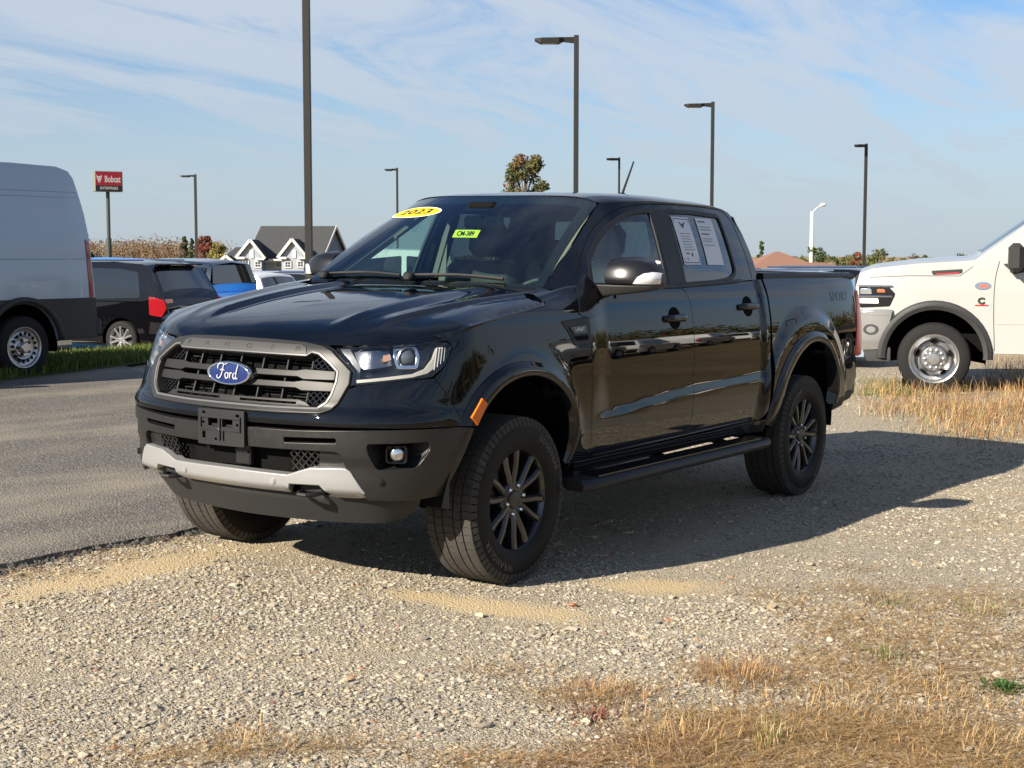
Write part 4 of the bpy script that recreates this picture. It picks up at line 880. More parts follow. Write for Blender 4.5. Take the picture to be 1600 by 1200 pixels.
# ---- interior
cab = empty('cab_interior', (0, 0, 0), 0, TR)
mb = MB(); mb.box((-1.55, 0, .66), (2.0, 1.55, .06), 0); mb.build('cab_floor', DASH, cab)
mb = MB(); mb.add([(-.42, -.70, 1.275), (-.42, .70, 1.275), (-.62, .72, 1.300), (-.62, -.72, 1.300), (-.78, .72, 1.235), (-.78, -.72, 1.235), (-.74, .70, .85), (-.74, -.70, .85)], [(0, 1, 2, 3), (3, 2, 4, 5), (5, 4, 6, 7)])
mb.box((-.74, .38, 1.26), (.12, .34, .07), 0, bev=.02); mb.box((-.78, 0, 1.16), (.05, .24, .16), 0, bev=.01); mb.build('dashboard', DASH, cab, fix=False)
mb = MB(); P = []
for k in range(25):
    a = 2*math.pi*k/24; P.append((-.90-.19*math.sin(a)*.42, .38+.19*math.cos(a), 1.17+.19*math.sin(a)*.9))
mb.tube(P, .016, 8, caps=False); mb.bar((-.90, .21, 1.17), (-.90, .55, 1.17), .05, .02); mb.box((-.885, .38, 1.165), (.05, .14, .11), 0, bev=.02); mb.tube([(-.87, .38, 1.16), (-.7, .38, 1.12)], .03, 8); mb.build('steering_wheel', DASH, cab, auto=40)
def seat(x, y, w, nm):
    mb = MB(); mb.box((x-.02, y, .83), (.52, w, .14), 0, bev=.05); Rm = Matrix.Rotation(R_(-16), 3, 'Y'); mb.box((x-.33, y, 1.13), (.14, w, .62), 0, Rm, .05); mb.build(nm, SEAT, cab, auto=60)
def rest(x, y, z=1.545, w=.27):
    mb = MB(); mb.box((x, y, z), (.10, w, .19), 0, Matrix.Rotation(R_(-10), 3, 'Y'), .045); mb.tube([(x+.01, y-.05, z-.06), (x+.02, y-.05, z-.18)], .007, 6); mb.tube([(x+.01, y+.05, z-.06), (x+.02, y+.05, z-.18)], .007, 6); mb.build('headrest', SEAT, cab, auto=60)
for y in (.38, -.38): seat(-1.13, y, .50, 'front_seat'); rest(-1.58, y)
seat(-2.05, 0, 1.36, 'rear_seat')
for y in (.45, -.45): rest(-2.46, y, 1.47, .26)
mb = MB(); mb.box((-.98, 0, 1.635), (.03, .25, .07), 0, bev=.012); mb.tube([(-.97, 0, 1.65), (-.93, 0, 1.70)], .012, 6); mb.box((-1.0, 0, 1.715), (.13, .18, .05), 0, bev=.02); mb.build('rearview_mirror', DARK, cab)
for sg in (1, -1):
    mb = MB(); mb.bar((-1.60, sg*.76, 1.33), (-1.62, sg*.655, 1.70), .10, .03); mb.build('pillar_trim', LTRIM, cab)
    mb = MB(); mb.bar((-.62, sg*.655, 1.35), (-1.16, sg*.535, 1.68), .05, .03); mb.tube([(-.93, sg*.59, 1.53), (-.94, sg*.555, 1.55), (-1.03, sg*.53, 1.61), (-1.05, sg*.55, 1.62)], .012, 6); mb.build('pillar_trim', LTRIM, cab)
    mb = MB(); mb.bar((-1.58, sg*.70, 1.60), (-1.55, sg*.70, 1.0), .05, .004); mb.build('seat_belt', LTRIM, cab)
    mb = MB(); mb.box((-1.6, sg*.80, 1.0), (2.0, .06, .60), 0); mb.build('door_trim', DASH, cab)
# ---- stickers
oc = (-.662, .775); a_u, a_t = .300, .072
oval = [(oc[0]+a_u*math.cos(a), oc[1]+a_t*math.sin(a)) for a in np.linspace(0, 2*math.pi, 40, endpoint=False)]
st_ = panel('year_sticker', oval, lambda a, t: WS(a, t, .002), CREAM, ws, .04, depth=0)
panel('sticker_face', [(oc[0]+a_u*.93*math.cos(a), oc[1]+a_t*.88*math.sin(a)) for a in np.linspace(0, 2*math.pi, 40, endpoint=False)], lambda a, t: WS(a, t, .003), YEL, st_, .04, depth=0)
lettering('sticker_digits', '2023', 1.0, lambda u, v: WS(oc[0]+u*.185, oc[1]+v*.085, .0045), BLKG, st_, bold=.022, shear=.1, space=1.05)
# tag hanging from the mirror
mb = MB(); c = np.array([-.93, -.085, 1.575]); mb.add([c+[0, -.085, -.022], c+[0, .075, -.022], c+[.0, .10, .018], c+[0, -.06, .018]], [(0, 1, 2, 3)]); tg_ = mb.build('hanging_tag', YEL2, ws, fix=False)
lettering('tag_letters', 'CM-389', .034, lambda u, v: np.stack([-.928+0*u, -.082+u+.5*v, 1.573+v], -1), BLKG, tg_, bold=.0006)
# paper sheets in the rear door glass
for (x0, x1, nm) in ((-1.712, -1.905, 'window_sheet'), (-1.990, -2.195, 'window_sheet')):
    sh = panel(nm, [(x0, 1.432), (x1, 1.432), (x1, 1.690), (x0, 1.690)], lambda x, z: G(x, z, -.004), PAPER, DOORR, .05, depth=0, flip=True)
    mb = MB(); f_ = lambda x, z: G(np.array(x), np.array(z), -.0025)
    def ln(xa, xb, z, h): mb.add([f_(xa, z), f_(xb, z), f_(xb, z+h), f_(xa, z+h)], [(0, 1, 2, 3)])
    if x0 > -1.9:
        for (a, b, c_, d) in ((x0-.010, x1+.010, 1.441, .004), (x0-.010, x1+.010, 1.677, .004)): ln(a, b, c_, d)
        for xa in (x0-.010, x1+.014): mb.add([f_(xa, 1.441), f_(xa-.004, 1.441), f_(xa-.004, 1.681), f_(xa, 1.681)], [(0, 1, 2, 3)])
        xm = (x0+x1)/2; mb.add([f_(xm+.042, 1.666), f_(xm+.016, 1.644), f_(xm, 1.626), f_(xm-.016, 1.644), f_(xm-.042, 1.666), f_(xm, 1.650)], [(0, 1, 2, 5), (5, 2, 3, 4)])
        ln(x0-.05, x0-.085, 1.49, .006); ln(x0-.11, x0-.125, 1.478, .018); ln(x0-.05, x0-.060, 1.458, .012)
        for k in range(7): ln(x0-.04, x1+.03+.012*(k % 3), 1.512+k*.0145, .0022)
    else:
        for z, l, h in ((1.668, .5, .006), (1.640, .75, .003), (1.625, .8, .003), (1.600, .55, .006), (1.575, .7, .003), (1.562, .6, .003), (1.54, .7, .003)): ln(x0-.02, x0-.02-(x0-x1-.03)*l, z, h)
    mb.build('sheet_print', INK, sh, fix=False)
# ---- wheels
def make_wheel():
    wh = empty('wheel', (0, 0, 0), 0, TR)
    tp = [(-.118, .232), (-.128, .25), (-.134, .29), (-.130, .335), (-.120, .364), (-.108, .3745), (-.05, .3785), (0, .379), (.05, .3785), (.108, .3745), (.120, .364), (.130, .335), (.1345, .29), (.129, .25), (.122, .242), (.118, .232)]
    mb = MB(); mb.lathe(tp, 72, 'y'); ty = mb.build('tyre', RUB, wh, True)
    mb = MB(); N_ = 66
    ribs = [(-.118, -.076, .45), (-.069, -.032, -.7), (-.025, .025, .6), (.032, .069, -.7), (.076, .118, .45)]
    for a, b, skew in ribs:
        for k in range(N_):
            V = []
            for (dt, y) in ((.04, a), (.04, (a+b)/2), (.04, b), (.96, b), (.96, (a+b)/2), (.96, a)):
                zig = skew*.28*(1 if abs(y-(a+b)/2) < 1e-6 else -.3); th = 2*math.pi*(k+dt+zig)/N_; ro = .3872-.075*max(0, abs(y)-.09)-.16*max(0, abs(y)-.105)
                V.append((ro*math.cos(th), y, ro*math.sin(th)))
            W_ = [(v[0]*.972, v[1], v[2]*.972) for v in V]
            mb.add(V+W_, [(0, 1, 4, 5), (1, 2, 3, 4)]+[(i, i+6, (i+1) % 6+6, (i+1) % 6) for i in range(6)])
    for sg in (-1, 1):      # shoulder lugs reaching down the sidewall
        for k in range(N_):
            V = []
            for dt in (.06, .86):
                th = 2*math.pi*(k+dt)/N_
                for y, r in ((.1175, .3800), (.1245, .3655), (.1310, .350)): V.append((r*math.cos(th), sg*y, r*math.sin(th)))
                for y, r in ((.105, .375), (.115, .362), (.127, .343)): V.append((r*math.cos(th), sg*y, r*math.sin(th)))
            mb.add(V, [(0, 1, 7, 6), (1, 2, 8, 7), (0, 3, 4, 1), (1, 4, 5, 2), (6, 7, 10, 9), (7, 8, 11, 10), (2, 5, 11, 8)])
    mb.build('tread', RUBD, ty)
    for word, ang, sc in (('WRANGLER', 318, .042), ('GOODYEAR', 150, .036)):
        V, Fc = text2d(word, sc, 0, .0008, 1.25); X = []
        for u, v in V:
            r = .312+v; th = R_(ang)+u/.312; X.append((r*math.cos(th), .1362-abs(v)*.03, r*math.sin(th)))
        mesh('sidewall_letters', X, Fc, mat('raised_rubber', (.055, .053, .05), .5), ty)
    rm = empty('rim', (0, 0, 0), 0, wh)
    mb = MB(); mb.lathe([(-.115, .238), (-.105, .225), (-.05, .205), (.04, .208), (.085, .224), (.108, .228), (.116, .236), (.120, .242), (.112, .244)], 64, 'y'); mb.build('barrel', RIMM, rm, True)
    mb = MB(); mb.lathe([(.02, .20), (.02, .02)], 32, 'y'); mb.lathe([(.035, .165), (.035, .06)], 32, 'y'); mb.box((.12, .03, .10), (.10, .08, .13)); mb.build('brake', mat('brake_iron', (.04, .037, .035), .5, .6), rm)
    for k in range(6):
        for sg in (-1, 1):
            th = math.pi/6+k*math.pi/3; P = []
            for (r, off, wd, yf, dp) in ((.045, 7.0, .038, .092, .03), (.085, 9.0, .037, .099, .034), (.118, 11.0, .036, .104, .036), (.170, 13.2, .036, .108, .034), (.237, 12.2, .042, .112, .030)):
                a = th+sg*R_(off); er = np.array([math.cos(a), 0, math.sin(a)]); et = np.array([-math.sin(a), 0, math.cos(a)]); c = er*r
                P.append([tuple(c+et*q*wd/2+np.array([0, yf+h, 0])) for q, h in ((-1.15, -dp), (-.95, -.010), (-.45, 0), (.45, 0), (.95, -.010), (1.15, -dp))])
            strip('spoke', P, RIMM, rm, smooth=True, auto=28)
    mb = MB(); mb.lathe([(.03, .098), (.074, .094), (.088, .084), (.091, .06), (.092, .044)], 36, 'y'); mb.build('hub', RIMM, rm, auto=35)
    mb = MB(); mb.lathe([(.088, .042), (.098, .038), (.101, .030), (.101, .001)], 28, 'y'); mb.build('centre_cap', mat('cap_dark', (.05, .045, .04), .4, .4), rm, auto=35)
    for k in range(6):
        a = k*math.pi/3; mb = MB(); c = (.0675*math.cos(a), 0, .0675*math.sin(a)); mb.lathe([(.08, .0105), (.104, .0105), (.110, .007), (.111, .0005)], 6, 'y', 0, c); mb.build('lug_nut', CHR, rm)
        mb = MB(); mb.lathe([(.0875, .0155), (.0878, .011)], 12, 'y', 0, c); mb.build('lug_socket', DARK, rm)
    return wh
W0 = make_wheel()
spots = [(0., .780, 0.), (-3.221, .780, 0.), (0., -.780, math.pi), (-3.221, -.780, math.pi)]
for i, (x, y, rz) in enumerate(spots):
    o = W0 if i == 0 else copy_tree(W0, TR)
    o.scale = (.970, 1., .970); o.location = (x, y, .3775); o.rotation_euler = (0, R_((12, 100, 40, 70)[i]), rz)
# ------------------------------------------------------------------ other vehicles
BGRUB = mat('bg_tyre', (.010, .010, .010), .8, var=.3, vscale=20, spec=.3)
SILV = mat('steel_wheel', (.52, .52, .52), .3, .9); ALLOY = mat('bright_alloy', (.62, .62, .63), .25, .9)
DGL = mat('dark_car_glass', (.006, .008, .010), .03, 0, 1., .0); TRIMD = mat('dark_trim', (.03, .03, .031), .55, spec=.3)
WHP = mat('white_paint', (.80, .79, .76), .3, 0, .8, .03); VANP = mat('pale_silver_paint', (.31, .39, .48), .32, .15, .7, .04)
TEAL = mat('dark_screen_glass', (.012, .030, .036), .06, spec=.25); BKP = mat('minivan_black', (.003, .003, .004), .4, 0, 1., .02, spec=.0); BLP = mat('bright_blue_paint', (.0, .30, 1.0), .4, 0, .2, .05); DKB = mat('cap_blue_black', (.006, .015, .035), .3, 0, 1., .03)
def spoke_wheel(parent, x, y, r, rr, w_, style, sg, m):
    wh = empty('wheel', (x, y, r), 0 if sg > 0 else math.pi, parent)
    mb = MB(); h = w_/2; mb.lathe([(-h, rr), (-h*1.02, rr+.03), (-h*.98, r-.03), (-h*.8, r-.004), (0, r), (h*.8, r-.004), (h*.98, r-.03), (h*1.02, rr+.03), (h, rr)], 40, 'y'); mb.build('tyre', BGRUB, wh, True)
    mb = MB()
    if style == 'spokes':
        mb.lathe([(h*.2, rr*.86), (h*.8, rr*.93), (h*.98, rr), (h*1.0, rr+.006), (h*.93, rr+.008)], 40, 'y')
        for k in range(5):
            for q in (-1, 1):
                a = 2*math.pi*k/5+q*.13; b = 2*math.pi*k/5+q*.26; mb.bar((.05*math.cos(a), h*.8, .05*math.sin(a)), (rr*.96*math.cos(b), h*.9, rr*.96*math.sin(b)), .035, .03, up=(0, 1, 0))
        mb.lathe([(h*.6, .07), (h*.86, .06), (h*.9, .001)], 20, 'y'); rm = mb.build('rim', m, wh, auto=40)
        mb = MB(); mb.lathe([(h*.25, rr*.9), (h*.25, .01)], 24, 'y'); mb.build('brake', TRIMD, wh)
    else:       # pressed steel disc with hand holes
        d = -.3 if style == 'dually' else .55
        mb.lathe([(h*.3, rr*.92), (h*.85, rr*.94), (h*1.0, rr), (h*1.02, rr+.008), (h*.95, rr+.010)], 44, 'y')
        hub = h*1.05 if style == 'dually' else h*.75
        mb.lathe([(h*d+.02, rr*.93), (h*d+.01, rr*.80), (h*d+.03, rr*.60), (hub, rr*.52), (hub+.012, rr*.46), (hub+.010, rr*.30), (hub+.05, rr*.27), (hub+.062, rr*.22), (hub+.064, .001)], 44, 'y'); rm = mb.build('rim', m, wh, auto=35)
        nh = 5 if style == 'dually' else 16
        for k in range(nh):
            a = 2*math.pi*(k+.25)/nh; rad = rr*.70; t = Vector((-math.sin(a), 0, math.cos(a))); e = Vector((math.cos(a), 0, math.sin(a))); c = e*rad+Vector((0, h*d+.045 if style != 'dually' else h*d+.05, 0)); lw, lh = (.045, .018) if style == 'dually' else (.016, .022)
            P = [c+t*lw*math.cos(2*math.pi*i/12)+e*lh*math.sin(2*math.pi*i/12) for i in range(12)]; mb = MB(); mb.add(P+[p+Vector((0, .004, 0)) for p in P], [tuple(range(12)), tuple(range(12, 24))]+[(i, (i+1) % 12, 12+(i+1) % 12, 12+i) for i in range(12)]); mb.build('hand_hole', DARK, wh)
        for k in range(10 if style == 'dually' else 5):
            a = 2*math.pi*k/(10 if style == 'dually' else 5); c = (rr*.38*math.cos(a), 0, rr*.38*math.sin(a)); mb = MB(); mb.lathe([(hub, .018), (hub+.03, .016), (hub+.036, .001)], 8, 'y', 0, c); mb.build('lug_nut', m if style == 'dually' else TRIMD, wh)
    return wh
def car_body(root, top, bot, hw, belt, ztop, th, arches, paint, glass_seg=(), windows=(), taper=(.10, .6, .06, .5), crown=.03, cladding=None, clad_z=None, tum_pow=1.3, st=.06):
    """closed car body: two cut side panels joined by a skin that follows the profile; top = profile polyline from nose to tail, bot = sill polyline tail to nose"""
    name_ = root.name.split('.')[0]; x0 = max(p[0] for p in top); x1 = min(p[0] for p in top)
    def Y(x, z):
        x = np.asarray(x, float); z = np.asarray(z, float)
        y = hw-taper[0]*np.clip(1-(x0-x)/taper[1], 0, 1)**2-taper[2]*np.clip(1-(x-x1)/taper[3], 0, 1)**2
        return y-th*np.clip((z-belt)/(ztop-belt), 0, 1.2)**tum_pow-.03*np.clip((.45-z)/.25, 0, 1)**2-.012*np.clip((z-belt+.25)/.25, 0, 1)
    fm = lambda x, z, o=0.: np.stack([x, Y(x, z)+o, z], -1)
    B = []
    for (bx, bz) in bot: B.append((bx, bz))
    P = list(top)+B; P2 = [(p[0], p[1]) for p in P]; P2 = np.array(P2)
    # wheel arches cut from the sill
    out_ = [tuple(p) for p in P2[:len(top)]]; zb = bot[0][1]
    out_ += [(bot[0][0], bot[0][1])]
    for (axx, r, cz) in sorted(arches, key=lambda q: q[0]):
        dz = max(-.95, min(.95, (zb-cz)/r)); a0 = math.asin(dz)
        for a in np.linspace(math.pi-a0, a0, 18): out_.append((axx+r*math.cos(a), cz+r*math.sin(a)))
    out_ += [(bot[-1][0], bot[-1][1])]
    for mr in (False, True): panel('body_side', out_, fm, paint, root, st, depth=.03, edge=.004, mirror=mr, flip=True)
    rows = []; T = resample_open(top, .10); nr = 9
    for (x, z) in T:
        y = float(Y(x, z)); cr_ = crown*min(1, y)
        rows.append([(x, y*math.sin(u*math.pi/2*.999) if False else y*u, z+cr_*(1-abs(u)**2.5)) for u in np.linspace(1, -1, nr)])
    sk = strip('body_skin', rows, paint, root, auto=35)
    for (xa, xb) in glass_seg:
        rr_ = [[(p[0]+.0, p[1]*.90, p[2]) for p in r] for r in rows if min(xa, xb) <= r[0][0] <= max(xa, xb)]
        if len(rr_) > 1:
            A = np.array(rr_); d = A[-1, 4]-A[0, 4]; n = np.array([-d[2], 0, d[0]]); n /= np.linalg.norm(n); n = n if n[2] > 0 else -n
            strip('windscreen' if xa > 0 else 'rear_window', A+n*.008, TEAL if name_ == 'work_truck' else DGL, root)
    for nm, wpoly in windows:
        for mr in (False, True): panel('window', rnd(wpoly, .04), lambda x, z: fm(x, z, .006), DGL, root, .12, depth=.006, edge=.002, mirror=mr, flip=True)
    for (axx, r, cz) in arches:
        for sg in (1, -1): mb = MB(); mb.lathe([(sg*(hw-.05), r+.02), (sg*(hw-.5), r+.02), (sg*(hw-.52), .02)], 20, 'y', 0, (axx, 0, cz), a0=R_(-10), a1=R_(190)); mb.build('wheel_well', DARK, root, True, fix=False)
    if cladding is not None:
        cl = [(x, min(z, clad_z)) for x, z in out_]; cl2 = []
        for p in cl:
            if not cl2 or abs(p[0]-cl2[-1][0])+abs(p[1]-cl2[-1][1]) > 1e-4: cl2.append(p)
        for mr in (False, True): panel('lower_cladding', cl2, lambda x, z: fm(x, z, .012), cladding, root, .08, depth=.02, mirror=mr, flip=True)
    mb = MB(); L = x0-x1; mb.box(((x0+x1)/2, 0, zb+.10), (L*.9, hw*1.3, .2), 0); mb.build('underbody', DARK, root)
    return fm, Y
def resample_open(P, st):
    P = np.asarray(P, float); o = []
    for i in range(len(P)-1):
        n = max(1, int(math.ceil(np.linalg.norm(P[i+1]-P[i])/st)))
        for k in range(n): o.append(P[i]+(P[i+1]-P[i])*k/n)
    o.append(P[-1]); return np.array(o)
def place(root, x, y, heading, dz=0.): root.location = (x, y, float(gz(x, y))+dz); root.rotation_euler = (0, 0, R_(heading))
def fmq(fm, o=0.): return lambda x, z: fm(np.asarray(x, float), np.asarray(z, float), o)

# ---- tall cargo van at the left
van = empty('cargo_van'); tag(van, 'pale silver high roof cargo van with dark lower cladding on the left edge', 'van')
top = [(4.72, .62), (4.74, .85), (4.62, 1.05), (4.35, 1.18), (3.95, 1.30), (3.2, 2.02), (3.0, 2.18), (2.7, 2.29), (2.2, 2.33), (0, 2.34), (-.62, 2.325), (-.78, 2.28), (-.84, 2.20), (-.93, 1.80), (-.98, 1.45), (-1.01, 1.1), (-1.03, .90), (-1.05, .62)]
fm, Yv = car_body(van, top, [(-1.05, .40), (4.70, .40)], 1.0, 1.30, 2.34, .16, [(0, .46, .36), (4.04, .46, .36)], VANP, [(3.95, 3.2)], [('front', [(3.55, 1.35), (3.12, 1.85), (2.55, 1.88), (2.55, 1.32)])], crown=.07, cladding=TRIMD, clad_z=.86, tum_pow=1.8)
for x in (0, 4.04):
    for sg in (1, -1): spoke_wheel(van, x, sg*.88, .345, .215, .225, 'steel', sg, SILV)
for sg in (1, -1):
    P = rnd([(-1.005, .86), (-.94, .86), (-.92, 1.22), (-.90, 1.52), (-.955, 1.49)], .01); panel('tail_light', P, lambda x, z: fm(x, z, .008), REDL, van, .04, depth=.02, flip=True, mirror=sg < 0)
    for zz_, dz_ in ((1.985, .004), (2.045, .004), (1.30, .005)):
        mb = MB(); mb.tube([(x, sg*(float(Yv(x, zz_))+.001), zz_) for x in np.linspace(-.85 if zz_ > 1.5 else -.97, 3.0, 20)], dz_, 4); mb.build('side_crease', VANP, van)
    # arch lip in dark plastic
    mb = MB(); mb.tube([(.50*math.cos(a), sg*(float(Yv(.5*math.cos(a), .36+.5*math.sin(a)))+.012), .36+.50*math.sin(a)) for a in np.linspace(.1, 3.05, 20)], .035, 6); mb.build('arch_trim', TRIMD, van, True)
    mb = MB(); mb.box((3.55, sg*1.12, 1.45), (.12, .2, .42), 0, bev=.04); mb.build('wing_mirror', TRIMD, van)
mb = MB(); mb.box((-1.06, 0, .52), (.14, 1.92, .22), 0, bev=.04); mb.build('rear_bumper', TRIMD, van)
mb = MB(); mb.box((-.905, .72, 1.93), (.05, .05, .10), 0, bev=.01); mb.build('door_hinge', VANP, van)
mb = MB(); mb.bar((-1.0, .80, .40), (-.55, .86, .40), .05, .03); mb.build('step_rail', SILV, van)
place(van, -5.05, -9.86, 0)

# ---- black minivan
mv = empty('minivan'); tag(mv, 'shiny black minivan seen from behind with red tail lights and bright alloy wheels', 'minivan')
top = [(4.02, .45), (4.05, .65), (3.95, .82), (3.5, .98), (2.95, 1.08), (2.1, 1.60), (1.8, 1.69), (1.3, 1.735), (.3, 1.74), (-.35, 1.70), (-.52, 1.655), (-.60, 1.60), (-.86, 1.12), (-.95, .98), (-1.0, .72), (-1.02, .45)]
fm, Ym = car_body(mv, top, [(-1.02, .30), (4.0, .28)], .97, 1.02, 1.74, .17, [(0, .40, .34), (3.08, .40, .34)], BKP, [(2.95, 2.1), (-.60, -.84)], [('q', [(-.42, 1.10), (-.32, 1.56), (.10, 1.62), (.78, 1.63), (.78, 1.07)]), ('m', [(.92, 1.07), (.92, 1.63), (1.75, 1.62), (1.75, 1.06)]), ('f', [(1.88, 1.06), (1.88, 1.58), (2.25, 1.42), (2.6, 1.06)])], crown=.05, tum_pow=1.4)
for x in (0, 3.08):
    for sg in (1, -1): spoke_wheel(mv, x, sg*.86, .34, .245, .22, 'spokes', sg, ALLOY)
for sg in (1, -1):
    P = rnd([(-.74, 1.10), (-.60, 1.12), (-.62, .80), (-.86, .76), (-.95, .92), (-.90, 1.06)], .02); panel('tail_light', P, lambda x, z: fm(x, z, .008), REDL, mv, .04, depth=.02, flip=True, mirror=sg < 0)
    mb = MB(); mb.add([(-.925, sg*.93, 1.08), (-.93, sg*.70, 1.08), (-.985, sg*.70, .80), (-.975, sg*.93, .80)], [(0, 1, 2, 3)]); mb.build('tail_light_inner', REDL, mv)
    mb = MB(); mb.box((-.975, sg*.80, .785), (.03, .14, .05), 0); mb.build('reverse_light', WHT, mv)
    mb = MB(); mb.tube([(x, sg*(float(Ym(x, 1.035))+.006), 1.035) for x in np.linspace(-.45, 2.6, 16)], .014, 5); mb.build('chrome_belt', CHR, mv)
    mb = MB(); mb.bar((.85, sg*(float(Ym(.85, 1.05))+.012), 1.07), (.85, sg*(float(Ym(.85, 1.62))+.012), 1.62), .10, .01, up=(0, 1, 0)); mb.build('pillar', mat('pillar_tan', (.45, .37, .27), .5), mv)
    mb = MB(); mb.tube([(x, sg*.66, 1.775) for x in np.linspace(-.3, 1.8, 8)], .018, 6); mb.build('roof_rail', CHR, mv)
mb = MB(); mb.box((-1.0, 0, .52), (.12, 1.80, .26), 0, bev=.05); mb.build('rear_bumper', BKP, mv)
mb = MB(); mb.tube([(-.80, -.05, 1.27), (-.77, .30, 1.28)], .014, 6); mb.build('wiper', BLK, mv)
mb = MB(); mb.box((-.62, 0, 1.69), (.20, 1.30, .03), 0, bev=.012); mb.build('spoiler', BKP, mv)

# ---- generic parked vehicles farther along the row
def suv(name, label, paint, L=4.7, h=1.75, hw=.93, roof=None, group=None):
    r = empty(name); tag(r, label, 'car', group); k = h/1.75
    top = [(3.55, .45), (3.6, .70), (3.5, .92*k), (2.6, 1.08*k), (1.75, 1.58*k), (1.4, 1.70*k), (.8, h), (-.3, h*.99), (-.62, h*.965), (-.72, h*.93), (-.95, 1.12*k), (-1.02, .95), (-1.06, .45)]
    fm, Y = car_body(r, top, [(-1.06, .32), (3.55, .30)], hw, 1.05*k, h, .17, [(0, .42, .36), (2.75, .42, .36)], paint, [(2.6, 1.75), (-.72, -.93)], [('a', [(-.55, 1.14*k), (-.45, 1.54*k), (.45, 1.60*k), (.45, 1.12*k)]), ('b', [(.55, 1.12*k), (.55, 1.60*k), (1.40, 1.56*k), (1.40, 1.10*k)]), ('c', [(1.48, 1.10*k), (1.48, 1.52*k), (2.2, 1.12*k)])], crown=.05)
    for x in (0, 2.75):
        for sg in (1, -1): spoke_wheel(r, x, sg*.83, .36, .235, .22, 'spokes', sg, ALLOY)
    for sg in (1, -1):
        panel('tail_light', rnd([(-.80, 1.10*k), (-.70, 1.10*k), (-.72, .92*k), (-1.0, .90*k), (-.97, 1.05*k)], .015), lambda x, z: fm(x, z, .008), REDL, r, .05, depth=.02, flip=True, mirror=sg < 0)
        mb = MB(); mb.tube([(x, sg*.66, h+.03) for x in np.linspace(-.4, 1.2, 8)], .016, 6); mb.build('roof_rail', CHR, r)
        mb = MB(); mb.box((1.95, sg*1.0, 1.15*k), (.10, .18, .14), 0, bev=.03); mb.build('wing_mirror', paint, r)
    mb = MB(); mb.box((-1.04, 0, .55), (.14, 1.72, .24), 0, bev=.05); mb.build('rear_bumper', TRIMD, r)
    return r
def pickup(name, label, paint, cap=None, h=1.92):
    r = empty(name); tag(r, label, 'pickup truck')
    top = [(4.55, .55), (4.6, .80), (4.52, 1.05), (3.4, 1.22), (3.3, 1.24), (2.65, 1.72), (2.4, 1.84), (2.0, h), (.95, h*.985), (.72, h*.95), (.62, 1.45), (.60, 1.40), (-1.15, 1.40), (-1.18, .62)]
    fm, Y = car_body(r, top, [(-1.18, .50), (4.5, .45)], .98, 1.26, h, .18, [(0, .47, .40), (3.55, .47, .40)], paint, [(3.3, 2.65)], [('a', [(.78, 1.34), (.88, 1.74), (1.55, 1.80), (1.55, 1.32)]), ('b', [(1.65, 1.32), (1.65, 1.80), (2.3, 1.74), (2.85, 1.34)])], crown=.04)
    for x in (0, 3.55):
        for sg in (1, -1): spoke_wheel(r, x, sg*.86, .40, .235, .27, 'spokes', sg, ALLOY)
    for sg in (1, -1):
        mb = MB(); mb.box((-1.15, sg*.90, 1.03), (.10, .14, .40), 0, bev=.02); mb.build('tail_light', REDL, r)
        mb = MB(); mb.box((2.85, sg*1.08, 1.42), (.12, .22, .24), 0, bev=.04); mb.build('wing_mirror', TRIMD, r)
    mb = MB(); mb.box((-1.20, 0, .98), (.05, 1.62, .56), 0, bev=.02); mb.build('tailgate', paint, r)
    mb = MB(); mb.box((-1.26, 0, .60), (.18, 1.86, .20), 0, bev=.04); mb.build('rear_bumper', CHR, r)
    if cap is not None:
        rows = [[(x, .93, 1.40), (x, .91, 1.44), (x+dx, .76, zt-.10), (x+dx, .70, zt-.02), (x+dx, 0, zt+.03), (x+dx, -.70, zt-.02), (x+dx, -.76, zt-.10), (x, -.91, 1.44), (x, -.93, 1.40)] for x, dx, zt in ((.60, .0, 1.90), (.3, 0, 1.91), (-.6, 0, 1.90), (-1.02, .0, 1.87), (-1.16, .06, 1.82))]
        cp = strip('bed_cap', rows, cap, r, auto=40)
        mb = MB(); mb.add([(-1.18, .84, 1.43), (-1.18, -.84, 1.43), (-1.105, -.72, 1.80), (-1.105, .72, 1.80)], [(0, 1, 2, 3)]); mb.build('cap_rear_glass', DGL, cp)
        for sg in (1, -1):
            for xa, xb in ((-1.0, -.28), (-.22, .5)):
                mb = MB(); mb.add([(xa, sg*.912, 1.47), (xb, sg*.912, 1.47), (xb, sg*.80, 1.76), (xa, sg*.80, 1.76)], [(0, 1, 2, 3)]); mb.build('cap_window', DGL, cp)
    return r
def at_lat(root, dep, lat, heading, dz=0.):
    x, y = cw(dep, lat); place(root, x, y, heading, dz)
at_lat(mv, 27.9, -6.72, 283)
bp = pickup('parked_pickup', 'bright blue pickup with a dark bed cap behind the black minivan', BLP, DKB); at_lat(bp, 31.0, -6.75, 283, -.14)
dk = pickup('parked_pickup', 'black pickup tailgate showing between the cargo van and the minivan', BKP); at_lat(dk, 22.3, -8.25, 283, -.05)
s1 = suv('parked_car', 'white roofed car with dark tinted glass right of the blue pickup', WHP, h=1.72, group=None); at_lat(s1, 34.6, -6.05, 283, -.26)
s2 = suv('parked_car', 'black hatchback tail just left of the white car by the mirror', BKP, h=1.66); at_lat(s2, 38.0, -5.3, 283, -.24)
s3 = suv('parked_car', 'white car farthest along the row beside the black pickup hood', WHP, h=1.70); at_lat(s3, 43.0, -6.2, 283, -.34)
s4 = pickup('parked_pickup', 'white crew cab pickup seen through the windscreen', WHP); at_lat(s4, 30.0, -.5, 304, -.18)
s5 = suv('parked_car', 'silver car roof just above the black pickup bed', VANP, h=1.45); at_lat(s5, 21.5, 4.1, 283, -.17)
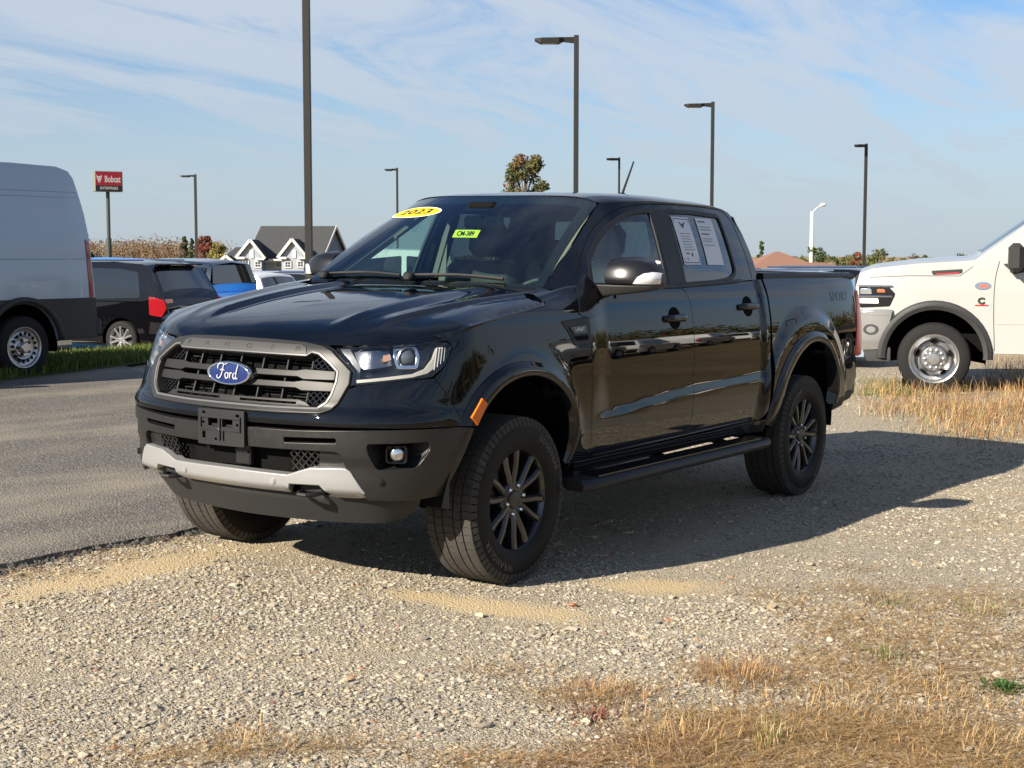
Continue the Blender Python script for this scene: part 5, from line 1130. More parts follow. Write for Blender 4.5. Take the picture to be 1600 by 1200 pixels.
s6 = suv('parked_car', 'black car roof just above the tail of the pickup bed', BKP, h=1.45); at_lat(s6, 27.5, 6.0, 283, -.14)
# a row across the field, mirrored in the pickup's doors
for i, (x, y) in enumerate(((-19, 13.5), (-26, 15.5), (-34, 18.0), (-43, 20.5))):
    o = copy_tree(s3 if i % 2 else s4); place(o, x, y, 165); o['label'] = 'white %s parked across the field, %s of the four mirrored in the pickup doors' % ('car' if i % 2 else 'pickup', ('first', 'second', 'third', 'last')[i]); o['group'] = 'vehicles across the field'
# ---- white heavy-duty truck at the right
rm_ = empty('work_truck'); tag(rm_, 'white heavy duty truck nosing in from the right edge with black fender flares', 'truck')
CREAMW = mat('cream_white_paint', (.37, .37, .355), .3, 0, .8, .03)
top = [(.80, .66), (.86, .92), (.88, 1.20), (.84, 1.36), (.70, 1.41), (.2, 1.47), (-.30, 1.50), (-.42, 1.51), (-1.08, 2.00), (-1.35, 2.08), (-2.2, 2.10), (-3.0, 2.09), (-3.2, 2.02), (-3.25, 1.4), (-3.26, .52)]
fm, Yr = car_body(rm_, top, [(-3.26, .47), (.78, .47)], 1.0, 1.42, 2.10, .17, [(0, .55, .42)], CREAMW, [(-.43, -1.07)], [('a', [(-.80, 1.50), (-1.22, 1.93), (-1.95, 1.97), (-1.95, 1.50)]), ('b', [(-2.05, 1.50), (-2.05, 1.97), (-2.95, 1.93), (-2.98, 1.52)])], taper=(.12, .8, .02, .3), crown=.06)
for sg in (1, -1):
    spoke_wheel(rm_, 0, sg*.92, .405, .268, .245, 'dually', sg, SILV)
    spoke_wheel(rm_, -4.3, sg*.92, .405, .268, .245, 'dually', sg, SILV)
    # black fender flare
    rows = []
    for a in np.linspace(-.12, math.pi+.22, 26):
        ca, sa = math.cos(a), math.sin(a); r0, r1 = .535, .640
        def pt(r, o): x = r*ca; z = max(.40, .42+r*sa*1.0); return (x, sg*(float(Yr(x, z))+o), z)
        rows.append([pt(r0, -.10), pt(r0, .05), pt(r0+.045, .075), pt(r0+.060, .060), pt(r1-.02, .05), pt(r1, .004)])
    o = strip('fender_flare', rows, mat('flare_black', (.028, .028, .029), .6, bump=.08, bscale=300), rm_, auto=30)
    P = rnd([(.845, 1.21), (.52, 1.215), (.44, 1.13), (.50, .99), (.83, .97)], .02)
    hb = panel('headlight', P, lambda x, z: fm(x, z, .010), BLKG, rm_, .04, depth=.02, flip=True, mirror=sg < 0)
    for (xa, xb, za, zb, mm) in ((.83, .70, 1.125, 1.185, CHR), (.64, .55, 1.145, 1.18, mat('amber_lens', (.42, .10, .03), .3)), (.83, .62, 1.02, 1.075, WHT)):
        panel('lamp_unit', rnd([(xa, za), (xb, za), (xb+.01, zb), (xa, zb)], .012), lambda x, z: fm(x, z, .014), mm, hb, .04, depth=.01, flip=True, mirror=sg < 0)
    for z_ in (1.215, 1.10): mb = MB(); mb.tube([(x, sg*(float(Yr(x, z_))+.014), z_) for x in np.linspace(.85, .47, 8)], .010, 5); mb.build('lamp_chrome', CHR, hb)
    P = rnd([(.88, .95), (.46, .95), (.50, .78), (.60, .50), (.88, .48)], .02); panel('bumper_end', P, lambda x, z: fm(x, z, .035), CHR, rm_, .04, depth=.04, flip=True, mirror=sg < 0)
    P = rnd([(.80, .52), (.48, .52), (.48, .36), (.74, .36)], .02); panel('bumper_valance', P, lambda x, z: fm(x, z, .02), TRIMD, rm_, .06, depth=.03, flip=True, mirror=sg < 0)
    P = rnd([(.30, 1.425), (-.16, 1.445), (-.15, 1.405), (.28, 1.385)], .012); nb = panel('hood_vent', [(x*.72-.17, z-.035) for x, z in P], lambda x, z: fm(x, z, .010), TRIMD, rm_, .05, depth=.02, flip=True, mirror=sg < 0)
    panel('vent_stripe', [(.0, 1.362), (-.25, 1.375), (-.25, 1.362), (.0, 1.350)], lambda x, z: fm(x, z, .0125), mat('badge_red', (.45, .02, .03), .4), nb, .05, depth=0, flip=True, mirror=sg < 0)
    # badges on the fender
    bo = panel('oval_badge', [(-.51+.085*math.cos(a), 1.225+.042*math.sin(a)) for a in np.linspace(0, 2*math.pi, 24, endpoint=False)], lambda x, z: fm(x, z, .006), mat('badge_grey', (.16, .20, .26), .4, .3), rm_, .03, depth=.004, flip=True, mirror=sg < 0)
    panel('badge_mark', [(-.47, 1.235), (-.52, 1.245), (-.57, 1.22), (-.55, 1.20), (-.51, 1.215), (-.48, 1.205)], lambda x, z: fm(x, z, .0085), mat('badge_orange', (.6, .10, .05), .5), bo, .05, depth=0, flip=True, mirror=sg < 0)
    lettering('engine_badge', 'C', .095, (lambda u, v: fm(-.495-u*1.1, 1.055+v, .008)) if sg > 0 else (lambda u, v: fm(-.495+u*1.1, 1.055+v, .008)), TRIMD, rm_, bold=.006, mirror=sg < 0)
    panel('badge_bar', [(-.43, 1.013), (-.57, 1.013), (-.57, 1.004), (-.43, 1.004)], lambda x, z: fm(x, z, .008), mat('badge_red', (.45, .02, .03), .4), rm_, .05, depth=.003, flip=True, mirror=sg < 0)
    for P in ([(-.68, 1.50), (-.64, 1.3), (-.63, 1.0), (-.65, .50)],): mb = MB(); mb.tube([(x, sg*(float(Yr(x, z))+.0005), z) for x, z in catmull(P, 8)], .004, 4); mb.build('door_seam', TRIMD, rm_)
    for z_ in (.80,): mb = MB(); mb.tube([(x, sg*(float(Yr(x, z_))), z_) for x in np.linspace(-.66, -3.1, 10)], .005, 4); mb.build('door_crease', CREAMW, rm_)
    mb = MB(); mb.tube([(x, sg*(float(Yr(x, 1.335))+.0005), 1.335-.05*(x > .3)*(x-.3)) for x in np.linspace(.72, -.26, 12)]+[(-.40, sg*float(Yr(-.40, 1.44)), 1.44)], .0035, 4); mb.build('hood_seam', TRIMD, rm_)
    mb = MB(); mb.box((-.84, sg*1.22, 1.54), (.16, .26, .32), 0, bev=.05); mb.bar((-.84, sg*1.12, 1.41), (-.84, sg*.93, 1.44), .10, .07); mb.build('tow_mirror', TRIMD, rm_)
    panel('mirror_patch', rnd([(-.72, 1.47), (-.84, 1.36), (-1.04, 1.40), (-1.02, 1.48)], .02), lambda x, z: fm(x, z, .008), TRIMD, rm_, .06, depth=.01, flip=True, mirror=sg < 0)
    mb = MB(); mb.bar((-1.55, sg*(float(Yr(-1.55, 1.22))+.02), 1.22), (-1.80, sg*(float(Yr(-1.8, 1.22))+.02), 1.22), .035, .035); mb.build('door_handle', CREAMW, rm_)
for sg in (1, -1):
    c = (.70, 1.0); ring_ = [(.70+.085*math.cos(a), .72+.060*math.sin(a)) for a in np.linspace(0, 2*math.pi, 24, endpoint=False)]
    panel('fog_lamp', ring_, lambda x, z: fm(x, z, .040), TRIMD, rm_, .03, depth=.02, flip=True, mirror=sg < 0)
    panel('fog_lens', [(.70+(a-.70)*.6, .72+(b-.72)*.6) for a, b in ring_], lambda x, z: fm(x, z, .046), CHR, rm_, .03, depth=.01, flip=True, mirror=sg < 0)
    panel('bumper_step', rnd([(.87, .93), (.47, .93), (.475, .885), (.87, .885)], .01), lambda x, z: fm(x, z, .052), CHR, rm_, .04, depth=.02, flip=True, mirror=sg < 0)
mb = MB(); mb.box((.86, 0, .70), (.12, 1.72, .40), 0, bev=.04); mb.build('front_bumper', CHR, rm_)
mb = MB(); mb.box((.875, 0, 1.14), (.06, 1.2, .40), 0, bev=.03); mb.build('grille', TRIMD, rm_)
mb = MB(); mb.bar((.6, .42, .62), (-6.2, .42, .70), .08, .20); mb.bar((.6, -.42, .62), (-6.2, -.42, .70), .08, .20); mb.tube([(0, -.8, .42), (0, .8, .42)], .06, 8); mb.tube([(-4.3, -.8, .42), (-4.3, .8, .42)], .07, 8); mb.box((-1.6, .55, .52), (.9, .3, .3)); mb.box((-.65, .55, .55), (.25, .3, .16)); mb.build('chassis', DARK, rm_)
mb = MB(); mb.box((-4.75, 0, 1.02), (2.8, 2.2, .12), 0, bev=.02); mb.box((-3.42, 0, 1.5), (.06, 2.1, .9), 0); mb.build('flat_bed', TRIMD, rm_)
mb = MB(); mb.add([(-1.14, -.22, 1.925), (-1.14, .12, 1.925), (-1.10, .12, 1.895), (-1.10, -.22, 1.895)], [(0, 1, 2, 3)])
mb = MB(); c0 = np.array([-.60, .60, 1.672]); mb.add([c0, c0+[-.20, 0, .149], c0+[-.20, -.09, .152], c0+[0, -.09, .003]], [(0, 1, 2, 3)]); mb.build('screen_sticker', WHT, rm_, fix=False)
hx = R_(288)
# front-left wheel stands at this ground point
gx_, gy_ = -11.25, -.88; off = Matrix.Rotation(hx, 3, 'Z') @ Vector((0, .92, 0)); place(rm_, gx_-off.x, gy_-off.y, 288, -.02)
# ------------------------------------------------------------------ lamp posts, sign, houses, trees
PXM = lambda dep: dep/FPX
POLE = mat('bronze_post', (.030, .029, .027), .5, .2, spec=.3); HEAD = mat('lamp_head_bronze', (.026, .025, .023), .5, .2, spec=.3); LED = mat('lamp_glass', (.25, .24, .22), .3)
def lamp_post(px, topy, dep, label, width=.14, head_dir='left', head_len=1.15, h_fix=None):
    x, y = cw(dep, (px-800)/FPX*dep); zb = float(gz(x, y)); zt = CAM_POS[2]+(395.5-topy)*PXM(dep) if h_fix is None else zb+h_fix
    r = empty('lamp_post', (x, y, zb), YAW); tag(r, label, 'lamp post', 'lamp posts around the lot'); H = zt-zb      # local +x = away from the photographer, local -y = image right
    mb = MB(); mb.box((0, 0, H/2), (width, width, H), 0, bev=.012); mb.build('post', POLE, r)
    mb = MB(); mb.box((0, 0, .25), (.5, .5, .5), 0, bev=.05); mb.build('footing', mat('post_concrete', (.4, .39, .36), .9), r)
    d = {'left': Vector((0, 1, 0)), 'right': Vector((0, -1, 0)), 'front': Vector((-1, .25, 0)).normalized(), 'frontleft': Vector((-.75, .65, 0)).normalized()}[head_dir]; s = Vector((-d.y, d.x, 0))
    a = Vector((0, 0, H-.14))
    def sec(t, w, z0, z1): return [tuple(a+d*t+s*w+Vector((0, 0, z1))), tuple(a+d*t-s*w+Vector((0, 0, z1))), tuple(a+d*t-s*w*.92+Vector((0, 0, z0))), tuple(a+d*t+s*w*.92+Vector((0, 0, z0)))]
    rows = [sec(.04, .05, -.08, .09), sec(head_len*.32, .07, -.04, .08), sec(head_len*.42, .20, -.09, .06), sec(head_len*.86, .20, -.09, .05), sec(head_len, .13, -.01, .04)]
    o = strip('lamp_head', rows, HEAD, r, closed=True, smooth=False)
    b = bmesh.new(); b.from_mesh(o.data); bmesh.ops.holes_fill(b, edges=b.edges, sides=8); bmesh.ops.recalc_face_normals(b, faces=b.faces); b.to_mesh(o.data); b.free()
    mb = MB(); q = [a+d*head_len*.48+s*.15, a+d*head_len*.82+s*.15, a+d*head_len*.82-s*.15, a+d*head_len*.48-s*.15]; mb.add([tuple(v+Vector((0, 0, -.094))) for v in q], [(0, 1, 2, 3)]); mb.build('lamp_panel', LED, o)
    return r
lamp_post(484, 0, 32, 'thickest dark lamp post, its top cut off, in front of the grey house', .155, 'left', 1.15, 8.3)
lamp_post(899, 61, 42, 'tall lamp post rising behind the pickup roof with its head to the left', .135)
lamp_post(1110, 162, 61, 'lamp post behind the pickup rear door with a thin flat head', .135)
lamp_post(1348, 226, 84, 'lamp post standing right of the white street light', .16, 'frontleft')
lamp_post(966, 247, 96, 'short looking lamp post just left of the pickup antenna', .13, 'frontleft', 1.2)
lamp_post(622, 263, 107, 'thin lamp post just above the windshield left corner', .15, 'left', .9)
lamp_post(309, 273, 117, 'lamp post above the minivan with a slim head to the left', .19, 'left', 1.15)
# white street light
x, y = cw(150, (1266-800)/FPX*150); zb = float(gz(x, y)); r = empty('street_light', (x, y, zb), YAW); tag(r, 'white street light with a curved arm behind the pickup bed', 'street light'); zt = CAM_POS[2]+(396-331)*PXM(150)-zb; k = PXM(150)
WM = mat('galvanised_white', (.62, .62, .58), .5)
mb = MB(); mb.tube([(0, 0, 0), (0, 0, zt)], [.24, .17], 10); mb.build('post', WM, r, True)
mb = MB(); mb.tube([(0, 0, zt-.3), (0, -.2, zt+.1), (0, -.5, zt+.38), (0, -.95, zt+.62)], .06, 8); mb.build('arm', WM, r, True)
mb = MB(); mb.tube([(0, -.75, zt+.55), (0, -.95, zt+.66), (0, -1.25, zt+.70), (0, -1.38, zt+.66)], [.06, .19, .18, .05], 10); mb.build('lamp_head', WM, r, True)
# dealer sign
dep = 150; k = PXM(dep); x, y = cw(dep, (173-800)/FPX*dep); zb = float(gz(x, y)); sgn = empty('pylon_sign', (x, y, zb), YAW-R_(90)); tag(sgn, 'red and black pylon sign on a tall dark pole above the minivan', 'sign')
z0 = CAM_POS[2]+(395.5-300)*k-zb; z1 = CAM_POS[2]+(395.5-268.5)*k-zb; SG = mat('sign_grey', (.16, .19, .16), .5); ang = R_(30)
box = empty('sign_box', (0, 0, 0), ang, sgn)
BW, BD = 2.75, 1.0      # local +x = image right, local -y = towards the photographer
mb = MB(); mb.box((0, 0, (z0+z1)/2), (BW, BD, z1-z0), 0, bev=.03); mb.build('cabinet', SG, box)
mb = MB(); mb.box((0, -BD/2-.006, z0+(z1-z0)*.635), (BW*.95, .02, (z1-z0)*.66), 0); mb.build('red_face', mat('sign_red', (.30, .012, .025), .4), box)
mb = MB(); mb.box((0, -BD/2-.006, z0+(z1-z0)*.16), (BW*.95, .02, (z1-z0)*.27), 0); mb.build('black_face', mat('sign_black', (.012, .014, .016), .4), box)
SW = mat('sign_white', (.55, .52, .50), .5); zc_ = z0+(z1-z0)*.60
lettering('sign_letters', 'Bobcat', .78, lambda u, v: np.stack([.36+u*.72, 0*u-BD/2-.020, zc_+v*1.12], -1), SW, box, bold=.022)
lettering('sign_letters', 'ENTERPRISES', .36, lambda u, v: np.stack([.0+u*.86, 0*u-BD/2-.020, z0+(z1-z0)*.165+v], -1), SW, box, bold=.006)
mb = MB(); C0 = np.array([-.95, zc_+.04]); P = [(-.30, .40), (-.16, .26), (.16, .26), (.30, .40), (.27, .05), (.20, -.12), (.10, -.30), (0, -.42), (-.10, -.30), (-.20, -.12), (-.27, .05)]
mb.prism([(C0[0]+a*.9, C0[1]+b) for a, b in P], -BD/2-.022, -BD/2-.017, 'y'); hd_ = mb.build('cat_head', SW, box)
mb = MB()
for sg in (-1, 1): mb.prism([(C0[0]+sg*.05, C0[1]+.02), (C0[0]+sg*.17, C0[1]+.12), (C0[0]+sg*.16, C0[1]+.02)], -BD/2-.028, -BD/2-.023, 'y')
mb.prism([(C0[0]-.06, C0[1]-.16), (C0[0]+.06, C0[1]-.16), (C0[0], C0[1]-.26)], -BD/2-.028, -BD/2-.023, 'y'); mb.build('cat_face_mark', mat('sign_red2', (.30, .012, .025), .4), hd_)
mb = MB(); zm = z0*.62; mb.tube([(0, 0, 0), (0, 0, zm)], .27, 12); mb.tube([(0, 0, zm), (0, 0, z0)], .19, 12); mb.build('pole', mat('sign_pole', (.05, .06, .05), .5, .3), sgn, auto=40)

# ---- grey gabled townhouse on the left
def house_frame(name, label, dep, px): x, y = cw(dep, (px-800)/FPX*dep); r = empty(name, (x, y, float(gz(x, y))), YAW-R_(90)); tag(r, label, 'house'); return r, float(gz(x, y)), dep/FPX
ROOF = mat('dark_shingle', (.047, .048, .050), .9, var=.25, vscale=3, bump=.3, bscale=6); SIDING = mat('grey_siding', (.30, .33, .36), .8, var=.05, vscale=2); SIDSHADE = mat('shaded_siding', (.14, .19, .27), .8); TRIM = mat('white_trim', (.50, .51, .51), .6); WIN = mat('house_pane', (.03, .045, .055), .08, 0, 1.)  # end-wall siding has shade painted in, a darker and bluer copy of the front
hs, hz0, k = house_frame('gabled_house', 'grey townhouse with two white trimmed gables and a dark roof', 183, 445)
U = lambda px: (px-445)*k
Z = lambda py: CAM_POS[2]+(395.5-py)*k-hz0
ze = Z(404); zr = Z(353.5)
# main block: local x = image right, local y = away
D = 9.0; xl, xr = U(392), U(501); skew = (U(545)-U(501))      # the right gable wall recedes to the right
P4 = lambda x, y, z: (x+skew*y/D*.62, y, z)
mb = MB(); V = [P4(xl, 0, 0), P4(xr, 0, 0), P4(xr, 0, ze), P4(xl, 0, ze)]; mb.add(V, [(0, 1, 2, 3)]); mb.add([P4(xr, 0, 0), P4(xr, D, 0), P4(xr, D, ze+.6), P4(xr, D/2, zr-.15), P4(xr, 0, ze)], [(0, 1, 2, 3, 4)], 1); mb.add([P4(xl, 0, 0), P4(xl, 0, ze), P4(xl, D/2, zr-.15), P4(xl, D, ze), P4(xl, D, 0)], [(0, 1, 2, 3, 4)], 1); mb.add([P4(xl, D, 0), P4(xr, D, 0), P4(xr, D, ze), P4(xl, D, ze)], [(0, 1, 2, 3)]); mb.build('wall', [SIDING, SIDSHADE], hs, fix=False)
def slab(pts, th, m, parent, nm='roof'):
    a = np.array(pts, float); n = np.cross(a[1]-a[0], a[2]-a[0]); n /= np.linalg.norm(n); n = n if n[2] > 0 else -n; q = len(a); mb = MB(); mb.add(np.vstack([a, a+n*th]), [tuple(range(q))[::-1], tuple(range(q, 2*q))]+[(i, (i+1) % q, q+(i+1) % q, q+i) for i in range(q)]); return mb.build(nm, m, parent)
slab([P4(xl-.4, -.5, ze-.25), P4(xr+.4, -.5, ze-.25), P4(xr+.4, D/2, zr), P4(xl-.4, D/2, zr)], .18, ROOF, hs); slab([P4(xl-.4, D+.5, ze-.25), P4(xr+.4, D+.5, ze-.25), P4(xr+.4, D/2, zr+.01), P4(xl-.4, D/2, zr+.01)], .18, ROOF, hs)
def barge(a, b, w_, parent): mb = MB(); mb.bar(a, b, .12, w_, up=(0, 0, 1)); mb.build('barge_board', TRIM, parent)
barge(P4(xr+.45, -.5, ze-.25), P4(xr+.45, D/2, zr+.05), .30, hs); barge(P4(xr+.45, D+.5, ze-.25), P4(xr+.45, D/2, zr+.05), .30, hs)
mb = MB(); mb.bar((xl-.3, -.52, ze-.22), (xr+.3, -.52, ze-.22), .10, .32); mb.build('fascia_board', TRIM, hs)
def window(parent, px, py, w_, h_, yy, mull=True):
    cx_, cz_ = U(px), Z(py); f = MB(); t = .10
    f.box((cx_, yy-.05, cz_+h_/2), (w_+2*t, .12, t*1.6)); f.box((cx_, yy-.05, cz_-h_/2), (w_+2*t, .12, t*1.6)); f.box((cx_-w_/2-t/2, yy-.05, cz_), (t*1.4, .12, h_)); f.box((cx_+w_/2+t/2, yy-.05, cz_), (t*1.4, .12, h_))
    if mull: f.box((cx_, yy-.05, cz_), (.06, .10, h_)); f.box((cx_, yy-.05, cz_), (w_, .10, .06))
    wf = f.build('window', TRIM, parent); mb = MB(); mb.add([(cx_-w_/2, yy-.03, cz_-h_/2), (cx_+w_/2, yy-.03, cz_-h_/2), (cx_+w_/2, yy-.03, cz_+h_/2), (cx_-w_/2, yy-.03, cz_+h_/2)], [(0, 1, 2, 3)]); mb.build('pane', WIN, wf)
def gable(pa, pl, pr, yf, back, winpx, lows):
    g = empty('gable', (0, 0, 0), 0, hs); xa, za = U(pa[0]), Z(pa[1]); x0, z0_ = U(pl[0]), Z(pl[1]); x1, z1_ = U(pr[0]), Z(pr[1])
    mb = MB(); mb.add([(x0+.25, yf, 0), (x1-.25, yf, 0), (x1-.25, yf, z1_), (xa, yf, za-.2), (x0+.25, yf, z0_)], [(0, 1, 2, 3, 4)]); mb.add([(x1-.25, yf, 0), (x1-.25, 0, 0), (x1-.25, 0, z1_), (x1-.25, yf, z1_)], [(0, 1, 2, 3)], 1); mb.add([(x0+.25, yf, 0), (x0+.25, yf, z0_), (x0+.25, 0, z0_), (x0+.25, 0, 0)], [(0, 1, 2, 3)]); mb.build('gable_wall', [SIDING, SIDSHADE], g, fix=False)
    slab([(x1+.15, yf-.35, z1_-.1), (x1+.15, back, z1_-.1), (xa, back, za), (xa, yf-.35, za)], .14, ROOF, g, 'gable_roof'); slab([(x0-.15, yf-.35, z0_-.1), (x0-.15, back, z0_-.1), (xa, back, za), (xa, yf-.35, za)], .14, ROOF, g, 'gable_roof')
    barge((x0-.2, yf-.38, z0_-.1), (xa, yf-.38, za+.05), .34, g); barge((x1+.2, yf-.38, z1_-.1), (xa, yf-.38, za+.05), .34, g)
    mb = MB(); mb.bar((x0-.1, yf-.3, z0_-.12), (x0+.9, yf-.3, z0_-.12), .3, .28); mb.bar((x1-.9, yf-.3, z1_-.12), (x1+.1, yf-.3, z1_-.12), .3, .28); mb.build('cornice_return', TRIM, g)
    mb = MB(); mb.box((U(winpx[0]), yf-.05, Z(winpx[1])), (.42, .10, .95), 0); mb.build('gable_window', mat('lit_window_cream', (.75, .70, .62), .6), g)  # gable window, its lit white look put into a plain cream colour
    for px, py in lows: window(g, px, py, .62, .72, yf)
gable((399, 375), (379, 400.5), (419, 402), -2.6, 4.0, (400.7, 396), ((391, 411), (410, 412)))
gable((463, 373.7), (443, 400.5), (483.5, 400.5), -2.6, 4.0, (465.5, 396), ((456, 412), (475.5, 411.5)))
window(hs, 437, 411, .7, .85, 0)
mb = MB(); mb.bar((U(425), -1.0, Z(405)), (U(446), -1.0, Z(405)), 2.0, .22); mb.build('porch_roof', TRIM, hs)
# low wing to the left
mb = MB(); xa, xb = U(352), U(392); mb.box(((xa+xb)/2, 4, Z(404)/2), (xb-xa, 7, Z(404)), 0); mb.build('wing_wall', SIDING, hs)
slab([(xa-.3, .2, Z(404)), (xb+.2, .2, Z(404)), (xb+.2, 4, Z(387)), (U(361), 4, Z(387))], .15, ROOF, hs); slab([(xa-.3, 8, Z(404)), (xb+.2, 8, Z(404)), (xb+.2, 4, Z(387)+.01), (U(361), 4, Z(387)+.01)], .15, ROOF, hs)
gable((359, 399.5), (349.5, 407.5), (369, 408), -1.6, 2.0, (359, 406), ((361, 411.5),))
# ---- brown hipped roof on the right
bh, bz0, k = house_frame('hipped_house', 'low house with a brown hipped roof behind the pickup bed', 120, 1228)
U = lambda px: (px-1228)*k
Z = lambda py: CAM_POS[2]+(395.5-py)*k-bz0
BR = mat('brown_shingle', (.235, .120, .080), .9, var=.15, vscale=4, bump=.3, bscale=8); BW_ = mat('brick_wall', (.30, .17, .12), .9, var=.2, vscale=6)
e0 = Z(418); ap = Z(392.2)
def hip(xa, xb, ya, yb, rx0, rx1, zz_, ze_, nm='roof'):
    ym = (ya+yb)/2; A = [(xa, ya, ze_), (xb, ya, ze_), (xb, yb, ze_), (xa, yb, ze_), (rx0, ym, zz_), (rx1, ym, zz_)]; mb = MB(); mb.add(A, [(0, 1, 5, 4), (1, 2, 5), (2, 3, 4, 5), (3, 0, 4), (3, 2, 1, 0)]); mb.build(nm, BR, bh, fix=False)
hip(U(1168), U(1284), -1, 9, U(1224), U(1230), ap, e0); hip(U(1240), U(1322), 1, 9, U(1262), U(1306), Z(409.5), e0+.02, 'wing_roof')
mb = MB(); mb.box(((U(1172)+U(1316))/2, 4.2, e0/2), (U(1316)-U(1172), 8, e0), 0); mb.build('wall', BW_, bh)
for px in (1190, 1240, 1290):
    mb = MB(); mb.box((U(px), .15, e0-1.1), (1.1, .12, 1.2), 0); wf = mb.build('window', TRIM, bh); mb = MB(); mb.box((U(px), .07, e0-1.1), (.95, .04, 1.05), 0); mb.build('pane', WIN, wf)

# ---- trees
LEAF = attr_mat('leaf', .7, trans=.25); BARK = mat('bark', (.10, .08, .06), .9, var=.3, vscale=4, bump=.4, bscale=12)
def leaves(n, centres, rad, size, palette, rg, flat=1.):
    """leaf quads scattered through clumps"""
    ci = rg.integers(0, len(centres), n); d = rg.normal(size=(n, 3)); d /= np.linalg.norm(d, axis=1)[:, None]; rr = rad[ci]*rg.random(n)**.42
    p = centres[ci]+d*rr[:, None]*[1, 1, flat]
    a = rg.normal(size=(n, 3)); a /= np.linalg.norm(a, axis=1)[:, None]; b = np.cross(a, rg.normal(size=(n, 3))); b /= np.linalg.norm(b, axis=1)[:, None]
    s = size*(.6+.8*rg.random(n))[:, None]; V = np.stack([p-a*s, p+b*s*.55, p+a*s, p-b*s*.55], 1).reshape(-1, 3)
    pal = np.array(palette); c = pal[(rg.random(len(centres))*len(pal)).astype(int)][ci]*(.5)+pal[rg.integers(0, len(pal), n)]*.5; c = c*1.45*(.7+.6*rg.random(n))[:, None]
    return V, np.arange(4*n).reshape(-1, 4), np.repeat(c, 4, 0)
def tree(label, px, topy, dep, wpx, palette, form='round', n=2600, seed=1, leaf=None, trunk_show=.25, group=None, bare=0.):
    rg = np.random.default_rng(seed); x, y = cw(dep, (px-800)/FPX*dep); zb = float(gz(x, y)); k = dep/FPX; H = CAM_POS[2]+(395.5-topy)*k-zb; Wd = wpx*k/2
    r = empty('pine_tree' if form == 'cone' else 'tree', (x, y, zb)); tag(r, label, 'tree', group)
    mb = MB(); mb.tube([(0, 0, 0), (.05, 0, H*.35), (0, .04, H*.7), (0, 0, H*.93)], [H*.028, H*.022, H*.012, H*.003], 8)
    C = []; Rr = []; ncl = 34
    for i in range(ncl):
        t = rg.random()**.8; z = H*(trunk_show+(1-trunk_show)*t); a = rg.random()*6.28
        if form == 'cone': env = Wd*(1-t)**.85+.05; q = env*(.3+.7*rg.random()**.5); rc_ = Wd*.20*(1-.6*t)+.08
        else: env = Wd*math.sin(math.pi*min(1, .16+.80*t))**.6; q = env*(.2+.7*rg.random()**.5); rc_ = Wd*(.22+.16*rg.random())
        C.append((q*math.cos(a), q*math.sin(a), min(z, H-rc_*.6))); Rr.append(rc_)
        if i % 2 == 0: mb.tube([(0, 0, z*.72), (q*.5*math.cos(a), q*.5*math.sin(a), z*.88), (q*math.cos(a), q*math.sin(a), z)], [H*.010, H*.006, H*.002], 5)
    mb.build('trunk', BARK, r, True)
    V, Fc, c = leaves(n, np.array(C), np.array(Rr), leaf or max(.05, k*1.6), palette, rg, .85); bigmesh('crown', V, Fc, LEAF, r, c); return r
GRN = [(.035, .06, .02), (.05, .08, .025), (.07, .09, .03)]; OLV = [(.10, .10, .03), (.14, .12, .035), (.07, .085, .03)]; RED = [(.20, .05, .025), (.16, .07, .03), (.12, .09, .035), (.07, .075, .03)]; RUST = [(.14, .065, .03), (.11, .058, .033), (.09, .058, .036)]; YLO = [(.26, .20, .05), (.18, .16, .045), (.12, .12, .035)]; STRAW = [(.17, .125, .07), (.14, .095, .05), (.13, .075, .045), (.19, .15, .09)]; PINE = [(.014, .026, .016), (.02, .035, .02), (.028, .045, .022)]
tree('autumn tree with rust and green leaves rising behind the pickup roof', 820, 243, 80, 82, [(.15, .06, .028), (.12, .07, .03), (.09, .09, .03), (.06, .08, .028), (.05, .07, .025)], n=5200, seed=5, leaf=.085, trunk_show=.38)
tree('small upright green tree left of the brown roof', 1188, 377, 140, 24, GRN, 'cone', 2200, 6)
tree('round green tree behind the white street light', 1272, 386, 150, 46, GRN, n=2400, seed=7)
tree('little green tree right of the brown roof', 1302, 400, 150, 24, GRN, n=1400, seed=8)
tree('reddish bush at the foot of the right hand lamp post', 1338, 391, 140, 32, RED[:3], n=1800, seed=9)
tree('olive green bush just left of the white truck hood', 1372, 388, 140, 38, OLV, n=2200, seed=10)
tree('tree top poking above the white truck hood', 1442, 398, 160, 20, GRN, n=900, seed=11); tree('dark tree top beside the white truck windshield', 1503, 394, 150, 34, PINE, n=1400, seed=12)
tree('dark pine directly behind the tail of the cargo van', 136, 360, 200, 34, PINE, 'cone', 2600, 13)
tree('brown green tree left of the lamp post above the minivan', 290, 369, 260, 34, [(.09, .075, .04), (.07, .06, .035), (.05, .055, .025)], 'cone', 2400, 14)
tree('tall green conifer beside the lamp post above the minivan', 302, 372, 265, 18, GRN, 'cone', 1600, 15)
tree('dark red maple right of the lamp post above the minivan', 322, 369, 250, 36, [(.20, .055, .035), (.15, .05, .035), (.12, .07, .045)], n=2600, seed=16)
tree('yellow green tree beside the grey house', 342, 378, 230, 34, YLO, n=2400, seed=17)
